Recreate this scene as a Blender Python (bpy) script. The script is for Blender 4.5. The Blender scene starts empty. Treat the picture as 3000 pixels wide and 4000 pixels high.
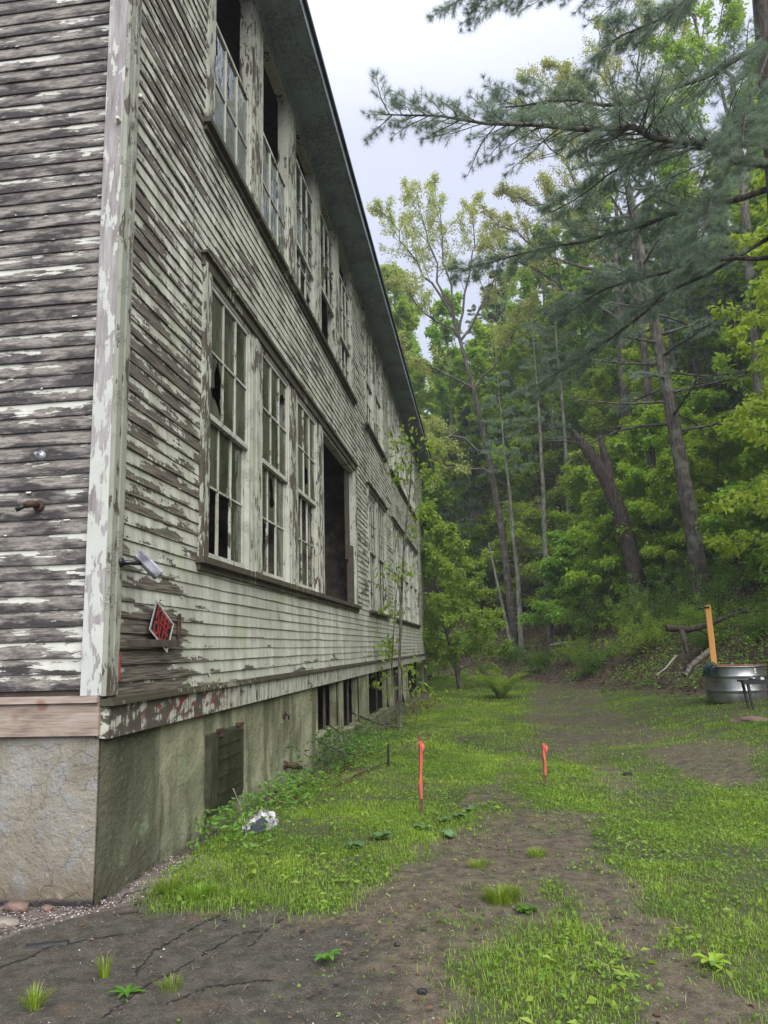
import bpy, math, random
import numpy as np
from mathutils import Vector, Matrix
R = math.radians
sc = bpy.context.scene
col = sc.collection
rng = np.random.default_rng(7)
random.seed(7)

# ---------------------------------------------------------------- camera
CAM = np.array([2.56, -4.988, 1.6])
RM = np.array([[0.99148555, 0.12747838, -0.02656452],   # rows: image right, down, forward (world axes)
               [-0.04849805, 0.17217859, -0.98387117],
               [-0.12084846, 0.97678237, 0.17689503]])
FPX = 2950.0
cd = bpy.data.cameras.new('camera'); cam = bpy.data.objects.new('camera', cd); col.objects.link(cam)
cd.sensor_fit = 'HORIZONTAL'; cd.sensor_width = 36; cd.lens = 36 * FPX / 3000
cd.clip_start = 0.05; cd.clip_end = 2000
m = Matrix.Identity(4)
for r in range(3):
    m[r][0] = RM[0][r]; m[r][1] = -RM[1][r]; m[r][2] = -RM[2][r]; m[r][3] = CAM[r]
cam.matrix_world = m
sc.camera = cam

def at(u, v, Y):
    """world point on the line of sight through photo position (u, v) at world depth Y"""
    d = RM[0] * (u - 1500) + RM[1] * (v - 2000) + RM[2] * FPX
    return CAM + d * ((Y - CAM[1]) / d[1])

# ---------------------------------------------------------------- sky, light, exposure
w = bpy.data.worlds.new('World'); sc.world = w; w.use_nodes = True
nt = w.node_tree; nt.nodes.clear()
out = nt.nodes.new('ShaderNodeOutputWorld'); bg = nt.nodes.new('ShaderNodeBackground')
sky = nt.nodes.new('ShaderNodeTexSky'); sky.sky_type = 'NISHITA'; sky.sun_disc = False
SUN_EL, SUN_ROT = 44, 150
sky.sun_elevation = R(SUN_EL); sky.sun_rotation = R(SUN_ROT); sky.dust_density = 3
tc = nt.nodes.new('ShaderNodeTexCoord'); sp = nt.nodes.new('ShaderNodeSeparateXYZ')
nt.links.new(tc.outputs['Generated'], sp.inputs[0])
cn = nt.nodes.new('ShaderNodeTexNoise'); cn.inputs['Scale'].default_value = 2.2; cn.inputs['Detail'].default_value = 5
nt.links.new(tc.outputs['Generated'], cn.inputs['Vector'])
cr = nt.nodes.new('ShaderNodeValToRGB')
cr.color_ramp.elements[0].position = .3; cr.color_ramp.elements[0].color = (.84, .86, .93, 1)
cr.color_ramp.elements[1].position = .7; cr.color_ramp.elements[1].color = (1.0, 1.0, 1.02, 1)
nt.links.new(cn.outputs['Fac'], cr.inputs[0])
zr = nt.nodes.new('ShaderNodeValToRGB')                     # overcast: brighter overhead than low down
zr.color_ramp.elements[0].position = .0; zr.color_ramp.elements[0].color = (.36, .375, .43, 1)
e = zr.color_ramp.elements.new(.6); e.color = (.41, .43, .505, 1)
zr.color_ramp.elements[-1].position = 1.0; zr.color_ramp.elements[-1].color = (1.15, 1.15, 1.18, 1)
nt.links.new(sp.outputs['Z'], zr.inputs[0])
mu = nt.nodes.new('ShaderNodeMix'); mu.data_type = 'RGBA'; mu.blend_type = 'MULTIPLY'; mu.inputs[0].default_value = 1
nt.links.new(cr.outputs[0], mu.inputs[6]); nt.links.new(zr.outputs[0], mu.inputs[7])
sc2 = nt.nodes.new('ShaderNodeVectorMath'); sc2.operation = 'SCALE'; sc2.inputs['Scale'].default_value = 13.0
nt.links.new(mu.outputs[2], sc2.inputs[0])
mx = nt.nodes.new('ShaderNodeMix'); mx.data_type = 'RGBA'; mx.inputs[0].default_value = .88
nt.links.new(sky.outputs[0], mx.inputs[6]); nt.links.new(sc2.outputs[0], mx.inputs[7])
nt.links.new(mx.outputs[2], bg.inputs['Color']); bg.inputs['Strength'].default_value = .10
nt.links.new(bg.outputs[0], out.inputs[0])
sd = bpy.data.lights.new('sun', 'SUN'); so = bpy.data.objects.new('sun', sd); col.objects.link(so)
sd.energy = 3.6; sd.angle = R(60); sd.color = (1, .97, .92)
el, az = R(SUN_EL), R(SUN_ROT)
sdir = Vector((math.sin(az) * math.cos(el), math.cos(az) * math.cos(el), math.sin(el)))
so.rotation_euler = sdir.to_track_quat('Z', 'Y').to_euler()
sc.view_settings.view_transform = 'Standard'; sc.view_settings.look = 'None'
sc.view_settings.exposure = .75; sc.view_settings.gamma = 1
sc.cycles.max_bounces = 6; sc.cycles.diffuse_bounces = 3; sc.cycles.transparent_max_bounces = 8
sc.cycles.use_denoising = True

# ---------------------------------------------------------------- helpers
def tag(o, label=None, cat=None, group=None, kind=None):
    if label: o['label'] = label
    if cat: o['category'] = cat
    if group: o['group'] = group
    if kind: o['kind'] = kind
    return o
def empty(name, loc, label, cat, group=None, kind=None):
    o = bpy.data.objects.new(name, None); col.objects.link(o); o.location = tuple(loc)
    o.empty_display_size = .2
    return tag(o, label, cat, group, kind)
def npmesh(name, V, F, mat, parent=None, uv=None, rnd=None, smooth=False, attrs=None):
    """V (n,3), F (m,k) with k 3 or 4, or list of ragged faces"""
    me = bpy.data.meshes.new(name)
    V = np.asarray(V, np.float32)
    if isinstance(F, np.ndarray):
        k = F.shape[1]; m_ = F.shape[0]
        me.vertices.add(len(V)); me.vertices.foreach_set('co', V.ravel())
        me.loops.add(m_ * k); me.loops.foreach_set('vertex_index', F.astype(np.int32).ravel())
        me.polygons.add(m_); me.polygons.foreach_set('loop_start', np.arange(0, m_ * k, k, dtype=np.int32))
        me.polygons.foreach_set('loop_total', np.full(m_, k, np.int32))
    else:
        me.from_pydata([tuple(map(float, v)) for v in V], [], [tuple(int(i) for i in f) for f in F])
    me.update(calc_edges=True)
    if uv is not None:
        l = me.uv_layers.new(name='UVMap'); l.data.foreach_set('uv', np.asarray(uv, np.float32).ravel())
    if rnd is not None:
        a = me.attributes.new('rnd', 'FLOAT', 'POINT'); a.data.foreach_set('value', np.asarray(rnd, np.float32))
    for an, av in (attrs or {}).items():
        a = me.attributes.new(an, 'FLOAT', 'POINT'); a.data.foreach_set('value', np.asarray(av, np.float32))
    if smooth: me.polygons.foreach_set('use_smooth', np.ones(len(me.polygons), bool))
    else: me.shade_flat()
    if mat is not None: me.materials.append(mat)
    o = bpy.data.objects.new(name, me); col.objects.link(o)
    if parent is not None: o.parent = parent
    return o
class MB:
    def __init__(s): s.v = []; s.f = []; s.uv = []
    def quad(s, a, b, c, d, uv=None):
        n = len(s.v); s.v += [a, b, c, d]; s.f.append((n, n+1, n+2, n+3)); s.uv += uv or [(0, 0), (1, 0), (1, 1), (0, 1)]
    def poly(s, pts):
        n = len(s.v); s.v += list(pts); s.f.append(tuple(range(n, n + len(pts)))); s.uv += [(0, 0)] * len(pts)
    def box(s, x0, x1, y0, y1, z0, z1, M=None, j=0):
        c = [(x, y, z) for x in (x0, x1) for y in (y0, y1) for z in (z0, z1)]
        if j: c = [tuple(q + random.uniform(-j, j) for q in p) for p in c]
        if M is not None: c = [tuple(M @ Vector(p)) for p in c]
        for q in ((0, 1, 3, 2), (4, 6, 7, 5), (0, 4, 5, 1), (2, 3, 7, 6), (0, 2, 6, 4), (1, 5, 7, 3)):
            L = max(x1 - x0, y1 - y0, z1 - z0)
            s.quad(*[c[i] for i in q])
        return s
    def tube(s, pts, rad, n=6, cap=True, squash=None):
        pts = [Vector(p) for p in pts]; base = len(s.v)
        if not hasattr(rad, '__len__'): rad = [rad] * len(pts)
        for i, p in enumerate(pts):
            d = (pts[min(i+1, len(pts)-1)] - pts[max(i-1, 0)])
            d = d.normalized() if d.length > 1e-9 else Vector((0, 0, 1))
            a = d.cross(Vector((.13, .31, .94))); 
            if a.length < .05: a = d.cross(Vector((1, 0, 0)))
            a.normalize(); b = d.cross(a)
            for k in range(n):
                t = 2 * math.pi * k / n
                s.v.append(tuple(p + (a * math.cos(t) + b * math.sin(t)) * rad[i]))
        for i in range(len(pts) - 1):
            for k in range(n):
                k2 = (k+1) % n
                s.f.append((base+i*n+k, base+i*n+k2, base+(i+1)*n+k2, base+(i+1)*n+k))
                s.uv += [(k/n, i), ((k+1)/n, i), ((k+1)/n, i+1), (k/n, i+1)]
        if cap:
            s.f.append(tuple(base + k for k in range(n))[::-1]); s.uv += [(0, 0)] * n
            s.f.append(tuple(base + (len(pts)-1)*n + k for k in range(n))); s.uv += [(0, 0)] * n
        return s
    def lathe(s, prof, c, n=32, axis='Z'):
        """prof: list of (r, h)"""
        base = len(s.v)
        for r_, h in prof:
            for k in range(n):
                t = 2*math.pi*k/n
                p = (r_*math.cos(t), r_*math.sin(t), h)
                if axis == 'X': p = (p[2], p[0], p[1])
                if axis == 'Y': p = (p[0], p[2], p[1])
                s.v.append((c[0]+p[0], c[1]+p[1], c[2]+p[2]))
        for i in range(len(prof)-1):
            for k in range(n):
                k2 = (k+1) % n
                s.f.append((base+i*n+k, base+i*n+k2, base+(i+1)*n+k2, base+(i+1)*n+k)); s.uv += [(0, 0)]*4
        return s
    def build(s, name, mat, parent=None, smooth=False):
        me = bpy.data.meshes.new(name); me.from_pydata([tuple(map(float, v)) for v in s.v], [], s.f); me.update()
        l = me.uv_layers.new(name='UVMap')
        if len(s.uv) == len(me.loops): l.data.foreach_set('uv', np.asarray(s.uv, np.float32).ravel())
        if smooth: me.polygons.foreach_set('use_smooth', np.ones(len(me.polygons), bool))
        if mat: me.materials.append(mat)
        o = bpy.data.objects.new(name, me); col.objects.link(o)
        if parent is not None:
            o.parent = parent; o.matrix_parent_inverse = Matrix.Translation(-Vector(parent.location)) if parent.type == 'EMPTY' else Matrix.Identity(4)
        return o

# ---------------------------------------------------------------- materials
class NM:
    def __init__(s, name):
        s.m = bpy.data.materials.new(name); s.m.use_nodes = True; s.t = s.m.node_tree; s.t.nodes.clear()
        s.out = s.t.nodes.new('ShaderNodeOutputMaterial')
    def n(s, ty, ins=None, **kw):
        nd = s.t.nodes.new(ty)
        for k, v in kw.items(): setattr(nd, k, v)
        for k, v in (ins or {}).items(): s.set(nd.inputs[k], v)
        return nd
    def set(s, i, v):
        if hasattr(v, 'is_output') or isinstance(v, bpy.types.NodeSocket): s.t.links.new(v, i)
        else: i.default_value = (*v, 1) if (hasattr(v, '__len__') and len(v) == 3 and i.type == 'RGBA') else v
    def pos(s): return s.n('ShaderNodeNewGeometry').outputs['Position']
    def obj(s): return s.n('ShaderNodeTexCoord').outputs['Object']
    def scl(s, v, sx, sy, sz): return s.n('ShaderNodeVectorMath', {0: v, 1: (sx, sy, sz)}, operation='MULTIPLY').outputs[0]
    def noise(s, v, scale=1, detail=4, rough=.55, dist=0): return s.n('ShaderNodeTexNoise', {'Vector': v, 'Scale': scale, 'Detail': detail, 'Roughness': rough, 'Distortion': dist}).outputs['Fac']
    def vor(s, v, scale, feat='F1', o='Distance'): return s.n('ShaderNodeTexVoronoi', {'Vector': v, 'Scale': scale}, feature=feat).outputs[o]
    def ma(s, op, a, b=0.0, c=0.0, clamp=False):
        nd = s.n('ShaderNodeMath', operation=op); nd.use_clamp = clamp
        s.set(nd.inputs[0], a); s.set(nd.inputs[1], b); s.set(nd.inputs[2], c); return nd.outputs[0]
    def step(s, v, a, b): return s.n('ShaderNodeMapRange', {'Value': v, 'From Min': a, 'From Max': b}, interpolation_type='SMOOTHSTEP').outputs[0]
    def mix(s, f, a, b, mode='MIX'):
        nd = s.n('ShaderNodeMix', data_type='RGBA', blend_type=mode)
        s.set(nd.inputs[0], f); s.set(nd.inputs[6], a); s.set(nd.inputs[7], b); return nd.outputs[2]
    def ramp(s, v, *st):
        nd = s.n('ShaderNodeValToRGB'); s.set(nd.inputs[0], v); cr = nd.color_ramp
        while len(cr.elements) < len(st): cr.elements.new(.5)
        for e_, (p, c) in zip(cr.elements, st): e_.position = p; e_.color = (*c, 1)
        return nd.outputs[0]
    def bump(s, h, strength=.5, dist=.01, nrm=None):
        nd = s.n('ShaderNodeBump', {'Height': h, 'Strength': strength, 'Distance': dist})
        if nrm: s.set(nd.inputs['Normal'], nrm)
        return nd.outputs[0]
    def bsdf(s, color, rough=.8, normal=None, spec=.3, metal=0.0, **kw):
        b = s.n('ShaderNodeBsdfPrincipled', {'Base Color': color, 'Roughness': rough, 'Specular IOR Level': spec, 'Metallic': metal})
        if normal: s.set(b.inputs['Normal'], normal)
        return b.outputs[0]
    def done(s, sh): s.t.links.new(sh, s.out.inputs[0]); return s.m
    def xyz(s, v): return s.n('ShaderNodeSeparateXYZ', {0: v}).outputs
    def attr(s, nm): return s.n('ShaderNodeAttribute', attribute_name=nm).outputs['Fac']

def simple(name, c, rough=.7, metal=0., spec=.4, var=.25, scale=8, bump=.2):
    q = NM(name); p = q.obj(); n1 = q.noise(p, scale)
    cc = q.mix(q.step(n1, .3, .7), tuple(x*(1-var) for x in c), tuple(min(1, x*(1+var)) for x in c))
    return q.done(q.bsdf(cc, rough, q.bump(q.noise(p, scale*6), bump, .004), spec, metal))

def mat_side_siding():
    q = NM('peeling_pale_siding'); p = q.pos(); uvn = q.n('ShaderNodeTexCoord').outputs['UV']
    u = q.xyz(uvn); X = q.xyz(p)
    fine = q.noise(q.scl(p, 3, 2.4, 17), 1, 5, .6)
    chip = q.noise(q.scl(p, 8, 26, 22), 1, 3, .5)
    big = q.noise(q.scl(p, 1, .55, .9), 1, 3, .5)
    rid = q.ma('FLOOR', q.ma('DIVIDE', q.ma('SUBTRACT', X['Z'], 1.2985), .1135)); row = q.noise(q.n('ShaderNodeCombineXYZ', {0: 3.1, 1: q.ma('MULTIPLY', X['Y'], .8), 2: q.ma('MULTIPLY', rid, 2.71)}).outputs[0], 1, 4, .6)
    # low v (board's bottom edge) peels first; worst near the corner and the base
    near = q.step(X['Y'], 3.2, .2)
    low = q.step(X['Z'], 2.0, 1.2)
    K = q.ma('MULTIPLY', q.ma('SUBTRACT', row, .5), 3.2); K = q.ma('ADD', K, q.ma('MULTIPLY', q.ma('SUBTRACT', big, .5), 1.3))
    K = q.ma('ADD', K, q.ma('MULTIPLY', near, .42)); K = q.ma('ADD', K, q.ma('MULTIPLY', q.step(X['Z'], 1.62, 1.38), .5)); K = q.ma('SUBTRACT', K, q.ma('MULTIPLY', q.ma('MULTIPLY', q.step(X['Z'], 2.5, 2.2), q.step(X['Y'], .9, 2.6)), .62))
    jag = q.ma('ADD', q.ma('MULTIPLY', q.ma('SUBTRACT', fine, .5), 2.3), q.ma('MULTIPLY', q.ma('SUBTRACT', chip, .5), .8))
    mask = q.step(q.ma('SUBTRACT', q.ma('ADD', q.ma('MULTIPLY', u['Y'], .75), jag), K), -.08, -.05)
    # bare damp patch round the sign
    dx = q.ma('DIVIDE', q.ma('SUBTRACT', X['Y'], .7), .62); dz = q.ma('DIVIDE', q.ma('SUBTRACT', X['Z'], 1.68), .27)
    rr = q.ma('SQRT', q.ma('ADD', q.ma('MULTIPLY', dx, dx), q.ma('MULTIPLY', dz, dz)))
    patch = q.step(q.ma('ADD', rr, q.ma('MULTIPLY', q.ma('SUBTRACT', fine, .5), 1.2)), 1.0, 1.12)
    mask = q.ma('MULTIPLY', mask, patch); mask = q.ma('MAXIMUM', mask, q.ma('GREATER_THAN', u['Y'], 2.0))
    grime = q.noise(q.scl(p, 1, 4, .8), 1, 5, .6)
    paint = q.mix(q.step(grime, .35, .7), (.27, .282, .228), (.455, .468, .405))
    alg = q.noise(q.scl(p, 1, 1.5, 1.2), 1, 5)
    paint = q.mix(q.ma('MULTIPLY', q.step(alg, .5, .75), .55), paint, (.24, .30, .17))
    stain = q.noise(q.scl(p, 1, 14, 3), 1, 3)
    paint = q.mix(q.ma('MULTIPLY', q.step(stain, .52, .72), .5), paint, (.20, .165, .11))
    grain = q.noise(q.scl(p, 6, 3, 90), 1, 4)
    wood = q.mix(q.step(grain, .35, .65), (.034, .031, .025), (.145, .128, .10))
    c = q.mix(mask, wood, paint)
    h = q.ma('ADD', q.ma('MULTIPLY', mask, .6), q.ma('MULTIPLY', chip, .5))
    return q.done(q.bsdf(c, .72, q.bump(h, .9, .004), .3))

def mat_gable_siding():
    q = NM('weathered_gable_siding'); p = q.pos(); u = q.xyz(q.n('ShaderNodeTexCoord').outputs['UV']); X = q.xyz(p)
    cloud = q.noise(q.scl(p, 2.6, 1, 9), 1, 6, .62)
    grain = q.noise(q.scl(p, 3, 1, 110), 1, 4, .7)
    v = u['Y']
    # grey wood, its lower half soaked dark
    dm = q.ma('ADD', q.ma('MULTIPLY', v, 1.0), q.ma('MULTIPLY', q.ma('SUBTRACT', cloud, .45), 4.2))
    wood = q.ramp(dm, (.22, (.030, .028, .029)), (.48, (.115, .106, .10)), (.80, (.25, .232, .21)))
    blot = q.noise(q.scl(p, 7, 1, 38), 1, 6, .7)
    wood = q.mix(q.ma('MULTIPLY', q.step(blot, .50, .56), .55), wood, (.045, .042, .044))
    wood = q.mix(q.ma('MULTIPLY', q.step(blot, .44, .38), .5), wood, (.29, .265, .245))
    wood = q.mix(q.ma('MULTIPLY', q.step(grain, .45, .6), .5), wood, (.05, .045, .042))
    nail = q.vor(q.scl(p, 2.4, .0, 9.17), 1)
    wood = q.mix(q.step(nail, .035, .02), wood, (.02, .015, .012))
    flake = q.noise(q.scl(p, 3.6, 1, 24), 1, 5, .62)
    patchn = q.noise(q.scl(p, 1.3, 1, 3.2), 1, 4, .6)
    lowp = q.step(X['Z'], 3.8, 1.3)
    rid = q.ma('FLOOR', q.ma('DIVIDE', q.ma('SUBTRACT', X['Z'], 1.3685), .109)); rown = q.noise(q.n('ShaderNodeCombineXYZ', {0: q.ma('MULTIPLY', X['X'], 1.3), 1: 1.7, 2: q.ma('MULTIPLY', rid, 2.71)}).outputs[0], 1, 4, .6)
    b = q.ma('ADD', q.ma('MULTIPLY', v, .7), q.ma('MULTIPLY', q.ma('SUBTRACT', flake, .5), 2.4)); b = q.ma('ADD', b, q.ma('MULTIPLY', q.ma('SUBTRACT', rown, .5), 2.6))
    b = q.ma('ADD', b, q.ma('MULTIPLY', q.ma('SUBTRACT', patchn, .5), 1.2)); b = q.ma('ADD', b, q.ma('MULTIPLY', lowp, .22))
    b = q.ma('ADD', b, q.ma('MULTIPLY', q.step(X['X'], -.5, 0), .10)); b = q.ma('ADD', b, q.ma('MULTIPLY', q.ma('GREATER_THAN', v, 2.0), 5))
    mask = q.step(b, .74, .77)
    paint = q.mix(q.noise(p, 14), (.36, .37, .34), (.55, .56, .51))
    c = q.mix(mask, wood, paint)
    h = q.ma('ADD', q.ma('MULTIPLY', mask, .7), q.ma('MULTIPLY', grain, .4))
    return q.done(q.bsdf(c, .78, q.bump(h, .9, .004), .25))

def mat_trim(name='cracked_trim_paint', thr=.50, pc=(.36, .385, .32), wc=(.07, .06, .045)):
    q = NM(name); p = q.pos()
    a = q.noise(q.scl(p, 18, 18, 5), 1, 6, .65)
    bg_ = q.noise(q.scl(p, 1.4, 1.4, 1.1), 1, 3)
    cr = q.vor(q.n('ShaderNodeVectorMath', {0: q.scl(p, 22, 22, 75), 1: q.n('ShaderNodeTexNoise', {'Vector': p, 'Scale': 30}).outputs['Color']}, operation='ADD').outputs[0], 1, 'DISTANCE_TO_EDGE'); cr = q.ma('ADD', cr, q.ma('MULTIPLY', q.step(q.noise(p, 3.3, 3), .42, .58), .3))
    b = q.ma('ADD', q.ma('MULTIPLY', a, .6), q.ma('MULTIPLY', bg_, .4))
    mask = q.ma('MULTIPLY', q.step(b, thr-.035, thr-.02), q.step(cr, .01, .05))
    paint = q.mix(q.noise(p, 5), tuple(x*.72 for x in pc), tuple(x*1.15 for x in pc))
    moss = q.step(q.noise(q.scl(p, 2, 2, 1), 1, 4), .52, .72)
    paint = q.mix(q.ma('MULTIPLY', moss, .4), paint, (.20, .21, .12))
    c = q.mix(mask, q.mix(a, tuple(x*.6 for x in wc), tuple(x*1.7 for x in wc)), paint)
    return q.done(q.bsdf(c, .7, q.bump(q.ma('ADD', mask, a), .7, .003), .3))

def mat_corner():
    q = NM('bleached_corner_board'); p = q.pos(); X = q.xyz(p)
    g = q.noise(q.scl(p, 50, 50, 3.5), 1, 5, .7); cl = q.noise(q.scl(p, 9, 9, 1.8), 1, 4)
    wood = q.ramp(q.ma('ADD', q.ma('MULTIPLY', g, .5), q.ma('MULTIPLY', cl, .5)), (.33, (.13, .115, .11)), (.5, (.26, .245, .245)), (.66, (.38, .375, .375)))
    b = q.noise(q.scl(p, 14, 14, 4.0), 1, 4, .6)
    thr = q.ma('ADD', b, q.ma('MULTIPLY', q.step(X['Z'], 4.2, 3.0), .12))
    band = q.step(X['Z'], 1.6, 2.0); thr = q.ma('ADD', thr, q.ma('MULTIPLY', band, .04))
    mask = q.step(thr, .612, .622)
    c = q.mix(mask, wood, q.mix(q.noise(p, 9), (.36, .38, .355), (.48, .50, .47)))
    return q.done(q.bsdf(c, .75, q.bump(q.ma('ADD', mask, g), .6, .003), .25))

def mat_concrete(name, side):
    q = NM(name); p = q.pos(); X = q.xyz(p)
    n1 = q.noise(p, 1.6, 5, .6); n2 = q.noise(p, 22, 6, .7); n3 = q.noise(q.scl(p, 1.5, 2.4, .45), 1, 5, .6); n4 = q.noise(p, 5, 4)
    if side:
        c = q.ramp(n1, (.3, (.13, .135, .085)), (.5, (.22, .228, .145)), (.7, (.31, .315, .215)))
        c = q.mix(q.ma('MULTIPLY', q.step(n3, .48, .62), .75), c, (.075, .08, .045))
        moss = q.ma('ADD', q.ma('MULTIPLY', n4, .6), q.step(X['Z'], .55, -.25))
        c = q.mix(q.ma('MULTIPLY', q.step(moss, .75, 1.3), .75), c, (.055, .065, .03))
        dm = q.ma('ADD', q.step(X['Y'], 1.25, .75), q.ma('MULTIPLY', q.ma('SUBTRACT', n3, .5), 1.6))
        c = q.mix(q.ma('MULTIPLY', q.step(dm, .4, .7), .75), c, (.06, .062, .04))
        gr = q.step(q.noise(q.scl(p, 1, 2.2, 2.2), 1, 4), .62, .74)
        c = q.mix(q.ma('MULTIPLY', gr, .6), c, (.20, .27, .15))
    else:
        c = q.ramp(n1, (.3, (.15, .132, .105)), (.5, (.245, .228, .185)), (.68, (.27, .277, .275)))
        c = q.mix(q.ma('MULTIPLY', q.step(n4, .5, .68), .6), c, (.24, .26, .285))
        lo = q.ma('ADD', q.step(X['Z'], .75, -.1), q.ma('MULTIPLY', q.ma('SUBTRACT', n1, .5), 1.6))
        c = q.mix(q.ma('MULTIPLY', q.step(lo, .45, .95), .8), c, (.13, .10, .068))
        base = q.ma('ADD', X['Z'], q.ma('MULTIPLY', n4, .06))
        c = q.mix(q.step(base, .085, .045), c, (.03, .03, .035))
    ck = q.vor(q.n('ShaderNodeVectorMath', {0: q.scl(p, 1.3, 1.3, 1.3), 1: q.n('ShaderNodeTexNoise', {'Vector': p, 'Scale': 2.5}).outputs['Color']}, operation='ADD').outputs[0], 1.4, 'DISTANCE_TO_EDGE')
    ckm = q.ma('ADD', .55, q.ma('MULTIPLY', q.step(ck, .0, .007), .45))
    c = q.mix(ckm, (.05, .05, .035), c)
    pit = q.vor(p, 34)
    h = q.ma('ADD', q.ma('MULTIPLY', n2, 1.0), q.ma('MULTIPLY', n4, 1.2)); h = q.ma('ADD', h, q.ma('MULTIPLY', ckm, .3))
    c = q.mix(q.ma('MULTIPLY', q.step(n2, .58, .7), .25), c, (.5, .5, .42) if side else (.62, .6, .52))
    c = q.mix(q.ma('MULTIPLY', q.step(n2, .43, .32), .45), c, (.05, .05, .035))
    return q.done(q.bsdf(c, .9, q.bump(h, 1.0, .022), .2))

def mat_glass(name, dirt, tint=(.10, .12, .08), rough=.02):
    q = NM(name); p = q.pos()
    wav = q.noise(q.scl(p, 3, 3, 1.2), 2.2, 2)
    nb = q.bump(wav, .38, .03)
    gl = q.n('ShaderNodeBsdfGlossy', {'Color': (.92, .95, .95), 'Roughness': rough}); q.set(gl.inputs['Normal'], nb)
    tr = q.n('ShaderNodeBsdfTransparent', {'Color': (.80, .84, .80)})
    fr = q.n('ShaderNodeFresnel', {'IOR': 1.5}); q.set(fr.inputs['Normal'], nb)
    f = q.ma('MULTIPLY', fr.outputs[0], 1.7, clamp=True)
    a = q.n('ShaderNodeMixShader', {0: f, 1: tr.outputs[0], 2: gl.outputs[0]})
    d1 = q.noise(q.scl(p, 2, 3, 1.0), 1, 5, .65); d2 = q.noise(p, 30, 3)
    df = q.n('ShaderNodeBsdfDiffuse', {'Color': q.mix(q.noise(p, 2.5), tint, tuple(x*1.9 for x in tint))})
    k = q.ma('MULTIPLY', q.step(q.ma('ADD', q.ma('MULTIPLY', d1, .8), q.ma('MULTIPLY', d2, .2)), .35, .62), dirt)
    return q.done(q.n('ShaderNodeMixShader', {0: k, 1: a.outputs[0], 2: df.outputs[0]}).outputs[0])

def mat_leaf(name, lo, hi, trans=.45, rough=.5, tcol=None):
    q = NM(name); r_ = q.attr('rnd'); p = q.pos()
    cl = q.noise(p, .9, 2)
    f = q.ma('ADD', q.ma('MULTIPLY', r_, .6), q.ma('MULTIPLY', q.step(cl, .3, .7), .4))
    c = q.mix(f, lo, hi)
    oi = q.n('ShaderNodeObjectInfo').outputs['Random']
    hsv = q.n('ShaderNodeHueSaturation', {'Hue': q.ma('ADD', .485, q.ma('MULTIPLY', oi, .03)), 'Value': q.ma('ADD', .85, q.ma('MULTIPLY', oi, .3)), 'Color': c})
    c = hsv.outputs[0]
    b = q.bsdf(c, rough, None, .35)
    tcl = q.mix(.5, c, (.30, .42, .02) if tcol is None else tcol)
    t_ = q.n('ShaderNodeBsdfTranslucent', {'Color': tcl})
    return q.done(q.n('ShaderNodeMixShader', {0: trans, 1: b, 2: t_.outputs[0]}).outputs[0])

def mat_bark(name, lo, hi, lichen=.0):
    q = NM(name); p = q.pos()
    n1 = q.noise(q.scl(p, 9, 9, 1.6), 1.6, 5, .65); n2 = q.noise(p, 2.2, 4)
    c = q.mix(q.step(n1, .35, .65), lo, hi)
    if lichen: c = q.mix(q.ma('MULTIPLY', q.step(n2, .5, .62), lichen), c, (.26, .29, .22))
    return q.done(q.bsdf(c, .9, q.bump(n1, 1, .03), .2))

M = {}
M['side'] = mat_side_siding(); M['gable'] = mat_gable_siding()
M['trim'] = mat_trim(); M['trim2'] = mat_trim('worn_white_trim', .46, (.41, .42, .365)); M['corner'] = mat_corner()
M['sill'] = mat_trim('mossy_sill', .60, (.26, .27, .19), (.05, .045, .03))
M['conc_side'] = mat_concrete('mossy_concrete', True); M['conc_gable'] = mat_concrete('stained_concrete', False)
M['glass_up'] = mat_glass('old_wavy_glass', .10, (.10, .12, .11)); M['glass_lo'] = mat_glass('grimy_glass', .72, (.075, .08, .055), .05)
M['soffit'] = mat_trim('old_soffit_paint', .50, (.26, .32, .36), (.15, .17, .19))
M['roof'] = simple('roof_shingle', (.035, .035, .04), .9, scale=14)
M['dark_wood'] = simple('dark_old_wood', (.055, .045, .035), .85, scale=10)
M['interior'] = simple('stained_interior_plaster', (.16, .14, .11), .9, scale=3, var=.5)
M['rust'] = simple('rusty_iron', (.062, .036, .025), .75, .3, scale=20, var=.5, bump=.5)
M['black_iron'] = simple('black_iron', (.02, .021, .024), .5, .2, scale=16)
M['black_plastic'] = simple('black_plastic', (.008, .009, .014), .25, spec=.5, scale=3, var=.1, bump=.02)
M['hatch'] = simple('painted_steel_hatch', (.024, .025, .013), .6, scale=7, var=.45, bump=.5)
M['hatch_frame'] = simple('mossy_hatch_frame', (.034, .036, .020), .75, scale=9, var=.5, bump=.5)
M['porcelain'] = simple('old_porcelain', (.50, .48, .42), .35, scale=12, var=.2, bump=.05)
M['porcelain_brown'] = simple('rusty_strap', (.14, .125, .12), .6, .4, scale=12)
M['fresh_wood'] = None
def mat_fresh():
    q = NM('new_pine_lumber'); p = q.pos()
    g = q.noise(q.scl(p, 22, 22, 1.2), 1, 4, .6); kn = q.vor(q.scl(p, 3, 3, 3.1), 1)
    c = q.mix(g, (.52, .24, .06), (.66, .36, .12)); c = q.mix(q.step(kn, .12, .06), c, (.12, .035, .01))
    return q.done(q.bsdf(c, .6, q.bump(g, .2, .002), .3))
M['fresh_wood'] = mat_fresh()
M['stake_wood'] = simple('brown_stake_wood', (.10, .055, .035), .8, scale=12, var=.35)
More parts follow.
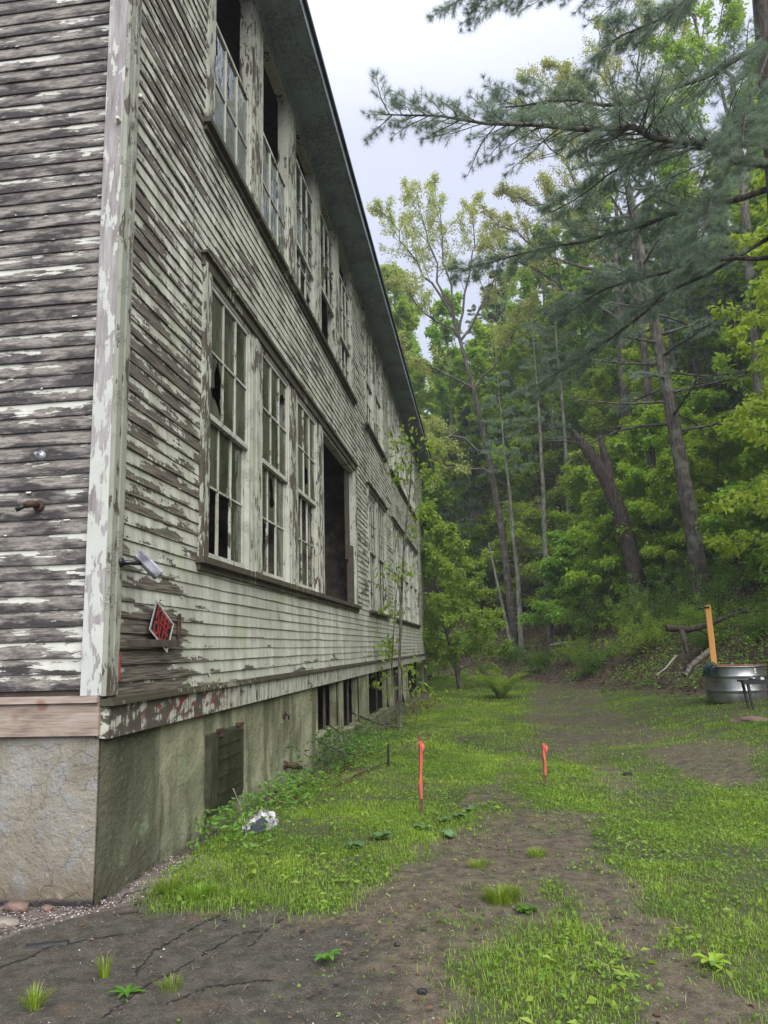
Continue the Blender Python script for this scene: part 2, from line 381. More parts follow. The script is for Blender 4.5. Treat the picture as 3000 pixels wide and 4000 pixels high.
def mat_ribbon():
    q = NM('pink_flagging_tape'); n_ = q.noise(q.scl(q.pos(), 30, 30, 12), 1, 3)
    c = q.mix(n_, (.55, .075, .055), (.72, .17, .12))
    return q.done(q.n('ShaderNodeMixShader', {0: .3, 1: q.bsdf(c, .45, q.bump(n_, .3, .004), .4), 2: q.n('ShaderNodeBsdfTranslucent', {'Color': (.95, .25, .15, 1)}).outputs[0]}).outputs[0])
M['ribbon'] = mat_ribbon()
def mat_galv():
    q = NM('galvanised_steel'); p = q.pos(); sgl = q.vor(p, 60, o='Color'); n1 = q.noise(q.scl(p, 3, 3, 1), 1, 4)
    X = q.xyz(q.obj())
    c = q.mix(q.step(n1, .35, .7), (.17, .19, .185), (.33, .355, .35))
    c = q.mix(q.ma('MULTIPLY', q.step(q.ma('ADD', X['Z'], q.ma('MULTIPLY', n1, .25)), .34, .08), .85), c, (.10, .085, .06))
    return q.done(q.bsdf(c, q.ma('ADD', .24, q.ma('MULTIPLY', n1, .2)), None, .5, .85))
M['galv'] = mat_galv()
M['rust_soil'] = simple('rusty_water_rim', (.22, .075, .03), .8, scale=10, var=.5)
M['hose'] = simple('green_hose', (.012, .045, .045), .35, spec=.5, scale=4, bump=.02)
M['white_sticker'] = simple('white_sticker', (.65, .66, .62), .5, scale=4, var=.08)
M['red_print'] = simple('red_print', (.45, .06, .04), .5, scale=4, var=.1)
M['sign_black'] = simple('sign_black_plastic', (.012, .012, .014), .4, scale=3, var=.2, bump=.05)
M['sign_white'] = simple('sign_white_border', (.52, .54, .50), .5, scale=6, var=.15, bump=.05)
M['sign_red'] = simple('sign_red_ink', (.26, .022, .024), .5, scale=6, var=.15, bump=.03)
M['bag'] = simple('torn_white_plastic_bag', (.30, .29, .31), .35, scale=9, var=.7, bump=.6)
M['navy'] = simple('dark_plastic_scrap', (.03, .035, .05), .5, scale=6)
M['stone'] = simple('grey_brown_stone', (.17, .15, .125), .85, scale=6, var=.4, bump=.6)
M['red_stone'] = simple('reddish_broken_stone', (.13, .085, .07), .85, scale=6, var=.4, bump=.6)
M['char'] = simple('black_pebble', (.018, .018, .02), .6, scale=6, var=.4)
M['silver'] = simple('weathered_silver_plastic', (.34, .35, .40), .35, .5, scale=10, var=.5, bump=.3)
M['lens'] = simple('frosted_lens', (.50, .52, .45), .3, scale=6, var=.15)
M['zinc'] = simple('dull_zinc', (.45, .47, .50), .45, .5, scale=20, var=.3)
M['red_paint'] = simple('old_red_paint', (.20, .035, .035), .7, scale=20, var=.4)
BK = {'pine': mat_bark('dark_pine_bark', (.028, .025, .022), (.11, .095, .08), .3), 'grey': mat_bark('lichen_grey_bark', (.07, .068, .058), (.22, .215, .18), .5),
      'brown': mat_bark('brown_stub_bark', (.028, .023, .019), (.10, .082, .066)), 'pale': mat_bark('bleached_dead_wood', (.22, .19, .16), (.42, .38, .33)),
      'maple': mat_bark('maple_bark', (.055, .05, .042), (.19, .175, .145), .35)}
LF = {'maple': mat_leaf('maple_leaf', (.12, .25, .03), (.32, .48, .07), .5, .5, (.42, .58, .03)), 'lime': mat_leaf('young_lime_leaf', (.23, .40, .04), (.44, .58, .08), .5, .5, (.50, .62, .03)),
      'pale': mat_leaf('pale_spring_leaf', (.26, .32, .08), (.44, .47, .15), .5, .5, (.55, .56, .10)), 'mid': mat_leaf('mid_green_leaf', (.07, .16, .025), (.18, .31, .05), .45, .5, (.3, .46, .03)),
      'deep': mat_leaf('deep_green_leaf', (.02, .055, .012), (.06, .13, .02), .4), 'needle': mat_leaf('pine_needle', (.14, .21, .165), (.27, .36, .25), .4, .4, (.18, .28, .12)),
      'dkneedle': mat_leaf('hemlock_needle', (.05, .09, .045), (.12, .19, .08), .15, .5, (.03, .06, .01)), 'grass': mat_leaf('grass_blade', (.07, .145, .015), (.30, .42, .045), .4, .5, (.25, .42, .01)),
      'weed': mat_leaf('broad_weed_leaf', (.05, .14, .015), (.15, .30, .03), .35), 'dead': mat_leaf('dead_leaf', (.045, .026, .015), (.16, .10, .06), .15, .6, (.2, .1, .04)),
      'dock': mat_leaf('grey_green_leaf', (.07, .14, .05), (.17, .28, .12), .3)}

# ---------------------------------------------------------------- terrain
def sst(a, b, x):
    t = np.clip((x-a)/(b-a), 0, 1); return t*t*(3-2*t)
TOE = np.array([(13.0,-30),(10.6,-8),(9.6,2),(8.5,9.6),(8.3,13.2),(7.6,17),(6.6,23),(5.2,31),(3.4,37.5),(0,40),(-6,42),(-18,47),(-40,56),(-90,70)], float)
def toe_dist(x, y):
    x = np.asarray(x, float); y = np.asarray(y, float)
    best = np.full(np.broadcast(x, y).shape, 1e9); sgn = np.ones(best.shape)
    for p, q in zip(TOE[:-1], TOE[1:]):
        d = q-p; L2 = (d**2).sum()
        t = np.clip(((x-p[0])*d[0]+(y-p[1])*d[1])/L2, 0, 1)
        ex = x-(p[0]+t*d[0]); ey = y-(p[1]+t*d[1]); dd = np.hypot(ex, ey)
        s = np.where(d[0]*ey-d[1]*ex < 0, 1, -1); mm = dd < best
        sgn = np.where(mm, s, sgn); best = np.where(mm, dd, best)
    return best*sgn
def HG(x, y):
    x = np.asarray(x, float); y = np.asarray(y, float)
    g = -.30*sst(0, 12, y)-.12*sst(12, 22, y)+.35*sst(24, 40, y)
    g = g+.60*sst(3.8, 8.5, x)*sst(1, 7, y)
    r = np.clip(toe_dist(x, y), 0, None)
    hill = np.where(r > 70, 16.47+.13*(r-70), .50*r*sst(0, 2.5, r)-.0028*np.clip(r-25, 0, None)**2)
    hill = np.where(r > 70, .5*70-.0028*45**2+.12*(r-70), hill)
    ww = .035*np.sin(x*1.3+.7)*np.sin(y*.9+.3)+.02*np.sin(x*2.9+y*1.7)
    w2 = (.5*np.sin(x*.31+y*.13)*np.sin(y*.27-1)+.22*np.sin(x*.9+2)*np.sin(y*.8+x*.3))*sst(1, 9, r)
    return g+hill+ww*sst(0, 3, y)*sst(.3, 1.5, x)+w2
def inpoly(x, y, P_):
    c = np.zeros(np.shape(x), bool); P_ = np.array(P_); j = len(P_)-1
    for i in range(len(P_)):
        xi, yi = P_[i]; xj, yj = P_[j]
        c ^= ((yi > y) != (yj > y)) & (x < (xj-xi)*(y-yi)/(yj-yi+1e-12)+xi); j = i
    return c
def vnoise(x, y, s, seed=0):
    x = np.asarray(x)*s+seed*17.3; y = np.asarray(y)*s+seed*7.7
    xi = np.floor(x); yi = np.floor(y); fx = x-xi; fy = y-yi; fx = fx*fx*(3-2*fx); fy = fy*fy*(3-2*fy)
    h = lambda a, b: np.modf(np.abs(np.sin(a*127.1+b*311.7+seed)*43758.5453))[0]
    return (h(xi, yi)*(1-fx)+h(xi+1, yi)*fx)*(1-fy)+(h(xi, yi+1)*(1-fx)+h(xi+1, yi+1)*fx)*fy
GA = [(.39,-.24),(.18,.61),(.02,1.41),(.1,2.46),(.1,4.11),(.2,6.21),(.3,9.41),(.3,13.86),(.5,27.51),(-1,34),(-5,44),(6,44),(8,24),(6.5,18),(5.2,16),(4.0,22.4),(3.4,13.31),(3.09,8.96),(2.7,5.56),(2.36,4.16),(2.28,3.06),(2.14,2.16),(1.96,1.41),(1.79,.91),(1.66,.46),(1.69,.06),(1.51,-.04),(1.28,.16),(1.06,-.14),(.88,.06),(.61,.11)]
GB = [(3.01,7.16),(3.58,8.16),(4.0,7.31),(3.87,4.56),(3.93,4.01),(3.63,2.96),(3.29,3.11),(3.03,3.21),(2.81,3.56)]
GC = [(12,14),(7.24,8.9),(6.49,8.76),(5.51,8.51),(4.47,8.61),(4.41,6.91),(4.46,4.86),(4.03,4.01),(3.52,2.51),(3.34,1.26),(3.4,.76),(3.54,.16),(3.53,-.44),(3.69,-.54),(3.66,-.94),(3.7,-1.6),(3.8,-4),(12,-4)]
GD = [(2.79,-1.9),(2.42,-1.5),(2.3,-.89),(2.52,-.59),(2.65,-.49),(2.84,-.24),(2.83,.31),(2.98,.71),(3.03,.11),(3.01,-.34),(3.17,-.59),(3.14,-.99),(3.07,-1.9)]
GE = [(8.6,9),(7.9,16),(6.4,22),(4.9,17),(5.6,12),(6.0,9.2)]
DR = [(4.99,7.76),(5.8,7.91),(6.34,6.96),(5.9,5.31),(5.62,4.51),(5.09,4.46),(4.91,5.66)]
PA = [(5.5,31),(6.83,25.3),(5.9,17),(5.6,13),(5.9,10.8),(5.3,8.6),(4.6,9.4),(4.0,7.4),(3.7,9.2),(3.6,15.3),(4.2,26)]
GV = [(-4,-1.5),(-.6,-.95),(-.31,-.72),(-.24,-.45),(.01,-.16),(.28,.16),(.42,.55),(.62,.9),(.25,1.3),(.0,1.2),(.0,.05),(-4,.05)]
def grass_density(x, y):
    jx = x+(vnoise(x, y, 4, 1)-.5)*.30+(vnoise(x, y, 14, 2)-.5)*.14; jy = y+(vnoise(x, y, 4, 3)-.5)*.36+(vnoise(x, y, 14, 4)-.5)*.16
    d = np.zeros(np.shape(x))
    n1 = vnoise(x, y, 1.3, 5); n2 = vnoise(x, y, 5, 6)
    d = np.where(inpoly(jx, jy, GA), .95, d); d = np.where(inpoly(jx, jy, GB), .85, d)
    d = np.where(inpoly(jx, jy, GE), .65, d); d = np.where(inpoly(jx, jy, GC), .74, d)
    d = np.where(inpoly(jx, jy, PA), .15*(n2 > .45), d)
    d = np.where(inpoly(jx, jy, DR), .12, d); d = np.where(inpoly(jx, jy, GD), .95, d)
    other = np.where(y > 7, .40, np.where(y > 2.0, .20, .05))+.3*(n2 > .72)*(n1 > .45)*sst(.8, 1.8, x)
    d = np.where(d == 0, other*sst(-1, 1, y+.8*x-1.2), d)
    d = d*np.clip(.45+n1*.55+n2*.4, 0, 1.1)
    toe = toe_dist(x, y); d = d*sst(.5, -.6, toe)
    d = np.where((x < .12) & (y < 31), 0, d)
    return d
def warp(n, a, b, f0, f1, frac):
    """n samples from a to b with a dense stretch f0..f1"""
    k = int(n*frac); mid = np.linspace(f0, f1, k); nl = max(2, int((n-k)*(.5 if a < f0 else 0))); nr = n-k-nl
    def g(l, m_): t = np.linspace(0, 1, m_+1)[1:]; return l*(t*.12+.88*t**3)
    return np.concatenate([f0-g(f0-a, nl)[::-1], mid, f1+g(b-f1, nr)])
gx = warp(420, -120, 150, -.6, 5.2, .42); gy = warp(520, -40, 190, -1.9, 5.0, .38)
X_, Y_ = np.meshgrid(gx, gy); Z_ = HG(X_, Y_)
rough_ = (vnoise(X_, Y_, 9, 8)-.5)*.012+(vnoise(X_, Y_, 28, 9)-.5)*.006+(vnoise(X_, Y_, 2.5, 10)-.5)*.025
Z_ = Z_+rough_
dens = grass_density(X_, Y_)
nx, ny = len(gx), len(gy)
idx = np.arange(nx*ny).reshape(ny, nx)
F = np.stack([idx[:-1, :-1], idx[:-1, 1:], idx[1:, 1:], idx[1:, :-1]], -1).reshape(-1, 4)
def mat_ground():
    q = NM('damp_ground'); p = q.pos(); X = q.xyz(p)
    g = q.attr('grass'); hl = q.attr('hill'); gv = q.attr('gravel')
    n1 = q.noise(p, 1.1, 5, .6); n2 = q.noise(p, 9, 6, .7); n3 = q.noise(p, 95, 3, .7)
    asp = q.mix(q.step(n2, .3, .7), (.026, .0238, .0178), (.072, .066, .050))
    dirt = q.mix(q.step(n2, .3, .7), (.040, .033, .021), (.135, .108, .070))
    k = q.ma('ADD', q.ma('MULTIPLY', q.ma('SUBTRACT', n1, .5), 2.4), q.step(q.attr('dirt'), 0, 1))
    c = q.mix(q.ma('MULTIPLY', q.step(k, .35, .75), .75), asp, dirt)
    red = q.step(q.noise(p, 1.9, 4), .60, .70)
    c = q.mix(q.ma('MULTIPLY', red, .45), c, (.10, .062, .038))
    sp_ = q.vor(p, 75); spk = q.ma('MULTIPLY', q.step(sp_, .16, .10), q.step(q.noise(p, 12, 2), .48, .58))
    c = q.mix(spk, c, (.42, .39, .35))
    c = q.mix(q.ma('MULTIPLY', q.step(n3, .52, .62), .6), c, (.022, .019, .016)); c = q.mix(q.ma('MULTIPLY', q.step(n3, .42, .34), .5), c, (.17, .15, .125))
    gc = q.mix(n2, (.022, .030, .009), (.055, .07, .022))
    c = q.mix(q.ma('MULTIPLY', q.step(q.ma('ADD', g, q.ma('MULTIPLY', q.ma('SUBTRACT', n2, .5), .5)), .15, .6), .8), c, gc)
    leafl = q.mix(q.step(q.vor(p, 9, o='Color'), .3, .8), (.028, .02, .012), (.085, .058, .038))
    c = q.mix(hl, c, leafl)
    c = q.mix(q.ma('MULTIPLY', gv, .8), c, (.13, .11, .10))
    h = q.ma('ADD', q.ma('MULTIPLY', n2, 1.2), q.ma('MULTIPLY', n3, .5)); h = q.ma('ADD', h, q.ma('MULTIPLY', spk, .4))
    rg = q.ma('ADD', .5, q.ma('MULTIPLY', n1, .6))
    return q.done(q.bsdf(c, rg, q.bump(h, .9, .012), .35))
td = toe_dist(X_, Y_)
dirtA = sst(.9, 2.2, X_+.35*Y_)*.9
ground = npmesh('ground', np.stack([X_, Y_, Z_], -1).reshape(-1, 3), F, mat_ground(), smooth=True,
                attrs={'grass': dens.ravel(), 'hill': sst(-.2, 1.2, td).ravel(), 'gravel': inpoly(X_, Y_, GV).astype(float).ravel(), 'dirt': dirtA.ravel()})
tag(ground, kind='structure')
def gz(x, y): return float(HG(x, y))

# ---------------------------------------------------------------- the abandoned building
L_B, W_B = 30.0, 10.5
ZSK, ZTOP = 1.06, 9.95
B = empty('abandoned_building', (0, 0, 0), 'long abandoned clapboard building with peeling pale paint, broken windows and mossy concrete base', 'building')
MW, WW, GAP0 = 1.83, 1.30, 1.87
G1 = [GAP0 + MW*i for i in range(5)]; G2 = [12.6, 14.4]; G3 = [17.5 + MW*i for i in range(5)]
GROUPS = [(G1, 1.62, 10.68), (G2, 12.35, 15.98), (G3, 17.25, 26.4)]
LOW, UP = (2.50, 5.30), (6.98, 9.84)
# clapboards
def clap_wall(axis, length, z0, z1, holes, name, mat, exp=.1135, proud=.0, seed=0, skip=None, flk=.5):
    rr = random.Random(seed); V = []; F = []; UV = []
    def P(s, o, z): return (o, s, z) if axis == 'y' else (-s, -o, z)
    z = z0; row = 0
    while z < z1:
        iv = [(0.0 if axis == 'y' else 0.0, length)]
        zc = z + exp*.5
        for (h0, h1, hz0, hz1) in holes:
            if hz0 < zc < hz1:
                iv = [x for a, b in iv for x in ((a, min(b, h0)), (max(a, h1), b)) if x[1]-x[0] > .02]
        for a, b in iv:
            s = a; off = rr.uniform(0, 3)
            while s < b-.01:
                e = min(b, s + rr.uniform(2.4, 4.2) + (off if s == a else 0)) 
                if b-e < .4: e = b
                jz = rr.gauss(0, .0022); jo = rr.gauss(0, .0016); u0 = rr.uniform(0, 100); cup = rr.uniform(0, .004)
                if skip and skip(row, s, e): s = e; continue
                n = max(1, int((e-s)/.45)); ss = np.linspace(s+.0015, e-.0015, n+1)
                wob = [rr.gauss(0, .0022) for _ in ss]; wz = [rr.gauss(0, .0024) for _ in ss]
                for i in range(n):
                    zb0, zb1 = z+jz+wz[i], z+jz+wz[i+1]; zt = min(z+exp+.014, z1+.03)
                    ob0, ob1 = proud+.0175+jo+wob[i]+cup*.5, proud+.0175+jo+wob[i+1]+cup*.5; ot = proud+.0035
                    a0, a1 = ss[i], ss[i+1]; k = len(V)
                    V += [P(a0, ob0, zb0), P(a1, ob1, zb1), P(a1, ot, zt), P(a0, ot, zt), P(a0, .0, zb0), P(a1, .0, zb1)]
                    F += [(k, k+1, k+2, k+3), (k+4, k+5, k+1, k)]
                    UV += [(u0+a0, 0), (u0+a1, 0), (u0+a1, 1), (u0+a0, 1)] + [(u0+a0, 0), (u0+a1, 0), (u0+a1, 0), (u0+a0, 0)]
                for _ in range(int((e-s)*flk*rr.choice((0, 0, 1, 2)))):        # curling paint flakes hanging off the lower edge
                    a0 = rr.uniform(s+.03, e-.06); wf = rr.uniform(.008, .045); hf_ = rr.uniform(.004, .014); zb = z+jz+rr.choice((rr.uniform(-.008, .004), exp-.022+rr.uniform(-.006, .006))); o1 = proud+.0175+.004*rr.random(); k = len(V)
                    V += [P(a0, o1+rr.uniform(.003, .014), zb), P(a0+wf, o1+rr.uniform(.003, .014), zb+rr.uniform(-.004, .004)), P(a0+wf*1.1, o1, zb+hf_), P(a0-wf*.1, o1, zb+hf_)]
                    F.append((k, k+1, k+2, k+3)); UV += [(0, 3)]*4
                s = e
        z += exp; row += 1
    return npmesh(name, V, np.array(F), mat, B, UV)
holes = []
for g, a, b in GROUPS: holes += [(a, b, 2.43, 5.46), (a, b, 6.90, 10.2)]
clap_wall('y', L_B-.06, 1.30, ZTOP, [(h[0]-.0, h[1], h[2], h[3]) for h in holes], 'side_siding', M['side'], seed=3,
          skip=lambda row, s, e: False)
gs = clap_wall('x', W_B, 1.37, 10.6, [], 'gable_siding', M['gable'], exp=.109, seed=5, flk=1)
# trim the gable boards where the corner board sits: corner board is proud
# backing walls with real openings (thickness), so nothing shows through the boards
def wall_panels(x0, x1, mat, name):
    mb = MB(); ys = [0.02]; segs = []
    cuts = sorted({0.02, L_B} | {v for g, a, b in GROUPS for v in (a+.01, b-.01)})
    for a, b in zip(cuts[:-1], cuts[1:]):
        inside = any(a > ga-.02 and b < gb+.02 for _, ga, gb in GROUPS)
        if inside:
            for z0, z1 in ((1.1, 2.46), (5.40, 6.94), (9.90, 10.2)): mb.box(x0, x1, a, b, z0, z1)
        else: mb.box(x0, x1, a, b, 1.1, 10.2)
    return mb.build(name, mat, B)
wall_panels(-.16, -.004, M['dark_wood'], 'wall')
mb = MB(); mb.box(-W_B, -.17, .004, .16, 1.1, 10.6); mb.poly([(-W_B, .05, 10.6), (-.0, .05, 10.6), (-W_B/2, .05, 13.0)]); mb.build('gable_wall', M['dark_wood'], B)
mb = MB(); mb.box(-W_B, -.17, L_B-.16, L_B-.004, 1.1, 10.3); mb.build('end_wall', M['dark_wood'], B)
# west wall with openings so that daylight shows through
mb = MB(); xs = -W_B
ycur = 0.0
for i in range(12):
    a = 1.4 + i*2.4; b = a + 1.3
    mb.box(xs, xs+.16, ycur, a, 1.1, 10.2); 
    for z0, z1 in ((1.1, 2.3), (4.6, 6.9), (9.2, 10.2)): mb.box(xs, xs+.16, a, b, z0, z1)
    ycur = b
mb.box(xs, xs+.16, ycur, L_B, 1.1, 10.2); mb.build('rear_wall', M['interior'], B)
mb = MB(); mb.box(-W_B+.17, -.17, .17, L_B-.17, 1.12, 1.30); mb.box(-W_B+.17, -.17, .17, L_B-.17, 5.62, 5.80); mb.box(-W_B+.17, -.17, .17, L_B-.17, 10.0, 10.1); mb.build('floor', M['dark_wood'], B)
mb = MB()
for y in (7.0, 11.6, 16.7, 26.8):
    mb.box(-W_B+.2, -3.2, y, y+.12, 1.31, 5.6); mb.box(-3.2, -2.2, y, y+.12, 3.5, 5.6); mb.box(-2.2, -.2, y, y+.12, 1.31, 5.6)
    mb.box(-W_B+.2, -.2, y, y+.12, 5.81, 9.99)
mb.box(-5.2, -5.08, .2, 8.6, 1.31, 5.6); mb.box(-5.2, -5.08, 10.4, L_B-.2, 1.31, 5.6); mb.box(-4.4, -4.28, .2, L_B-.2, 5.81, 9.99)
mb.build('inner_wall', M['interior'], B)
# corner boards
mb = MB(); 
mb.box(-.150, -.001, -.058, -.0235, 1.335, 10.4); mb.build('corner_board', M['corner'], B)
mb = MB(); mb.box(.0, .034, -.056, .022, 1.33, 10.0); mb.box(.002, .044, .023, .088, 1.33, 9.9); mb.box(.002, .030, .089, .125, 1.33, 9.9); mb.build('corner_trim', mat_trim('corner_trim_paint', .48, (.26, .275, .225)), B)
mb = MB(); mb.box(0, .036, L_B-.13, L_B+.0, 1.30, 9.95); mb.build('corner_board', M['trim'], B)
mb = MB(); mb.box(.031, .047, .095, .118, 1.42, 1.62, j=.002); mb.build('red_trim_patch', M['red_paint'], B)
# gable sill plank (bare, sagging) and side skirt board with drip cap
def mat_plank():
    q = NM('bare_weathered_plank'); p = q.pos(); g = q.noise(q.scl(p, 3.5, 3, 55), 1, 5, .7); cl = q.noise(q.scl(p, 3, 1, 9), 1, 4)
    c = q.ramp(q.ma('ADD', q.ma('MULTIPLY', g, .5), q.ma('MULTIPLY', cl, .5)), (.34, (.10, .075, .06)), (.5, (.27, .215, .18)), (.68, (.36, .32, .28)))
    c = q.mix(q.ma('MULTIPLY', q.step(q.vor(q.scl(p, 4, 1, 4), 1), .22, .1), .6), c, (.16, .055, .03))
    return q.done(q.bsdf(c, .8, q.bump(g, .8, .005), .25))
pl = mat_plank()
mb = MB(); mb.box(-W_B, -.012, -.060, -.004, 1.075, 1.285, j=.003); mb.box(-W_B, -.018, -.085, -.002, 1.288, 1.332, j=.004); mb.build('sill_plank', pl, B)
def mat_skirt():
    q = NM('peeling_skirt_board'); p = q.pos(); X = q.xyz(p)
    a = q.noise(q.scl(p, 4, 5, 12), 1, 6, .65); s_ = q.noise(q.scl(p, 2, 13, 3), 1, 5, .7)
    f = q.ma('ADD', q.ma('MULTIPLY', a, .5), q.ma('MULTIPLY', s_, .5))
    pt = q.mix(q.step(s_, .4, .6), (.20, .21, .165), (.40, .41, .345))
    wd = q.mix(a, (.03, .028, .022), (.11, .10, .08))
    rd = q.ma('MULTIPLY', q.step(q.ma('ABSOLUTE', q.ma('SUBTRACT', X['Y'], 1.3)), 1.7, .5), q.step(q.noise(q.scl(p, 2, 6, 9), 1, 5), .50, .56))
    pt = q.mix(rd, pt, (.15, .04, .035))
    k = q.ma('ADD', f, q.ma('MULTIPLY', q.step(X['Y'], .3, 3.5), .1))
    c = q.mix(q.step(k, .52, .545), wd, pt)
    return q.done(q.bsdf(c, .75, q.bump(f, .9, .006), .3))
sk = mat_skirt()
mb = MB()
for i in range(16):
    y0 = -.03 + i*L_B/16; y1 = y0 + L_B/16
    sag = .02*math.sin(i*1.1)*.5
    mb.quad((.048, y0, 1.05+sag*0), (.048, y1, 1.05), (.048, y1, 1.262), (.048, y0, 1.262)); 
mb.box(-.05, .0465, -.028, L_B-.002, 1.052, 1.262); mb.build('skirt_board', sk, B)
mb = MB(); mb.box(-.03, .088, -.05, L_B+.03, 1.265, 1.288); mb.box(-.03, .066, -.04, L_B+.02, 1.2885, 1.312); mb.build('drip_cap', M['sill'], B)
# foundation: slab wall with openings on the long side (pillars between), plain on the gable
def fac(y0, y1, z0, z1, x1=-.045, x0=-.45): 
    return (x0, x1, y0, y1, z0, z1)
mb = MB()
def conc_patch(mb, y0, y1, z0, z1, x):
    ny_, nz_ = max(2, int((y1-y0)/.09)), max(2, int((z1-z0)/.09)); k = len(mb.v)
    for j_ in range(nz_+1):
        for i in range(ny_+1):
            y = y0+(y1-y0)*i/ny_; z = z0+(z1-z0)*j_/nz_
            off = (vnoise(y, z, 1.5, 3)-.5)*.034+(vnoise(y, z, 6, 4)-.5)*.018
            flare = .16*max(0, (.22-z))*float(sst(1.8, 3.2, y))*float(vnoise(y, z, .9, 12))*1.6
            if i in (0, ny_) : off *= .2
            mb.v.append((x+float(off)+flare, y, z))
    for j_ in range(nz_):
        for i in range(ny_):
            a = k+j_*(ny_+1)+i; mb.f.append((a, a+1, a+ny_+2, a+ny_+1)); mb.uv += [(0, 0)]*4
OP = [(6.85, 8.5, .27), (9.06, 10.8, .10), (12.2, 15.6, .02), (17.1, 19.5, -.12), (21.3, 28.9, -.38)]
prev = 0.0
for a, b, zs in OP + [(L_B, L_B, 0)]:
    conc_patch(mb, prev, a, -1.2, 1.058, -.022)
    mb.box(-.17, -.05, prev+.004, a-.0, -1.2, 1.056)
    if a < L_B:
        conc_patch(mb, a, b, -1.2, zs-.04, -.03); mb.box(-.17, -.05, a, b, -1.2, zs-.04)
        mb.box(-.20, .01, a+.01, b-.01, zs-.04, zs+.01, j=.004)
    prev = b
mb.build('foundation', M['conc_side'], B)
mb = MB(); k = 0
nx_, nz_ = 46, 26
for j_ in range(nz_+1):
    for i in range(nx_+1):
        x = -4.0+3.975*i/nx_; z = -1.2+2.27*j_/nz_
        mb.v.append((x, -.018+float(vnoise(x, z, 2, 5)-.5)*.02+float(vnoise(x, z, 7, 5)-.5)*.008 if i < nx_ else -.016, z))
for j_ in range(nz_):
    for i in range(nx_): a = j_*(nx_+1)+i; mb.f.append((a, a+1, a+nx_+2, a+nx_+1)); mb.uv += [(0, 0)]*4
mb.box(-W_B, -4.0, -.02, .4, -1.2, 1.07); mb.box(-4, -.03, .0, .4, -1.2, 1.06)
mb.build('gable_foundation', M['conc_gable'], B)
mb = MB(); mb.box(-4.5, -4.3, .5, L_B-.2, -1.2, 1.05); mb.box(-4.3, -.5, L_B-.3, L_B-.1, -1.2, 1.05); mb.box(-4.3, -.5, .5, L_B-.3, -1.3, -.6); mb.build('cellar_wall', M['dark_wood'], B)
# old frames left in the cellar openings
for a, b, zs in OP:
    for yy in (a+.35, a+(b-a)*.62):
        mb = MB(); mb.box(-.155, -.125, yy, yy+.06, zs+.012, 1.05, j=.006); mb.build('cellar_frame', M['dark_wood'], B)
# window bands: continuous sill, head casing, mullions, jambs, sashes
def sash(parent, y0, y1, z0, z1, x, panes, mat, trim, rows=2, cols=3, st=.05, rl=.055, mu_=.022, rot=0):
    fr = MB(); t = .036
    fr.box(x-t, x, y0, y0+st, z0, z1, j=.001); fr.box(x-t, x, y1-st, y1, z0, z1, j=.001)
    fr.box(x-t-.001, x+.003, y0+st, y1-st, z0, z0+rl, j=.001); fr.box(x-t-.001, x+.003, y0+st, y1-st, z1-rl*.8, z1, j=.001)
    iy0, iy1, iz0, iz1 = y0+st, y1-st, z0+rl, z1-rl*.8
    pw = (iy1-iy0)/cols; ph = (iz1-iz0)/rows
    for c_ in range(1, cols): fr.box(x-.03, x-.003, iy0+c_*pw-mu_/2, iy0+c_*pw+mu_/2, iz0, iz1, j=.0015)
    for r_ in range(1, rows): 
        for c_ in range(cols): fr.box(x-.029, x-.004, iy0+c_*pw+(mu_/2 if c_ else 0), iy0+(c_+1)*pw-(mu_/2 if c_ < cols-1 else 0), iz0+r_*ph-mu_/2, iz0+r_*ph+mu_/2, j=.001)
    so_ = fr.build('sash', trim, parent)
    g = MB(); xg = x-.018
    for r_ in range(rows):
        for c_ in range(cols):
            s = panes[(rows-1-r_)*cols+c_]          # string reads top row first
            a, b, e, f = iy0+c_*pw, iy0+(c_+1)*pw, iz0+r_*ph, iz0+(r_+1)*ph
            tx = random.uniform(-.003, .003); 
            P4 = lambda y, z: (xg+tx*(y-a)/pw, y, z)
            if s == 'g': g.quad(P4(a, e), P4(b, e), P4(b, f), P4(a, f))
            elif s == 'b':
                n = 12; cy, cz = a+pw*random.uniform(.35, .65), e+ph*random.uniform(.35, .65); ph0 = random.uniform(0, 6)
                hole = []; edge = []
                for k in range(n):
                    t_ = 2*math.pi*k/n; dy, dz = math.cos(t_), math.sin(t_)
                    m_ = min(((b-cy) if dy > 0 else (cy-a))/max(abs(dy), 1e-6), ((f-cz) if dz > 0 else (cz-e))/max(abs(dz), 1e-6))
                    edge.append((cy+dy*m_, cz+dz*m_)); q_ = random.choice((.3, .45, .75, .95, .55))
                    hole.append((cy+dy*m_*q_, cz+dz*m_*q_))
                for k in range(n):
                    k2 = (k+1) % n; g.quad(P4(*edge[k]), P4(*edge[k2]), P4(*hole[k2]), P4(*hole[k]))
                for (yy, zz) in ((a, e), (b, e), (b, f), (a, f)):
                    k = min(range(n), key=lambda i: math.hypot(edge[i][0]-yy, edge[i][1]-zz)); g.poly([P4(yy, zz), P4(*edge[(k+1) % n]), P4(*edge[k]), P4(*edge[k-1])])
    if g.f: g.build('glass', mat, parent if parent.type != 'EMPTY' else so_)
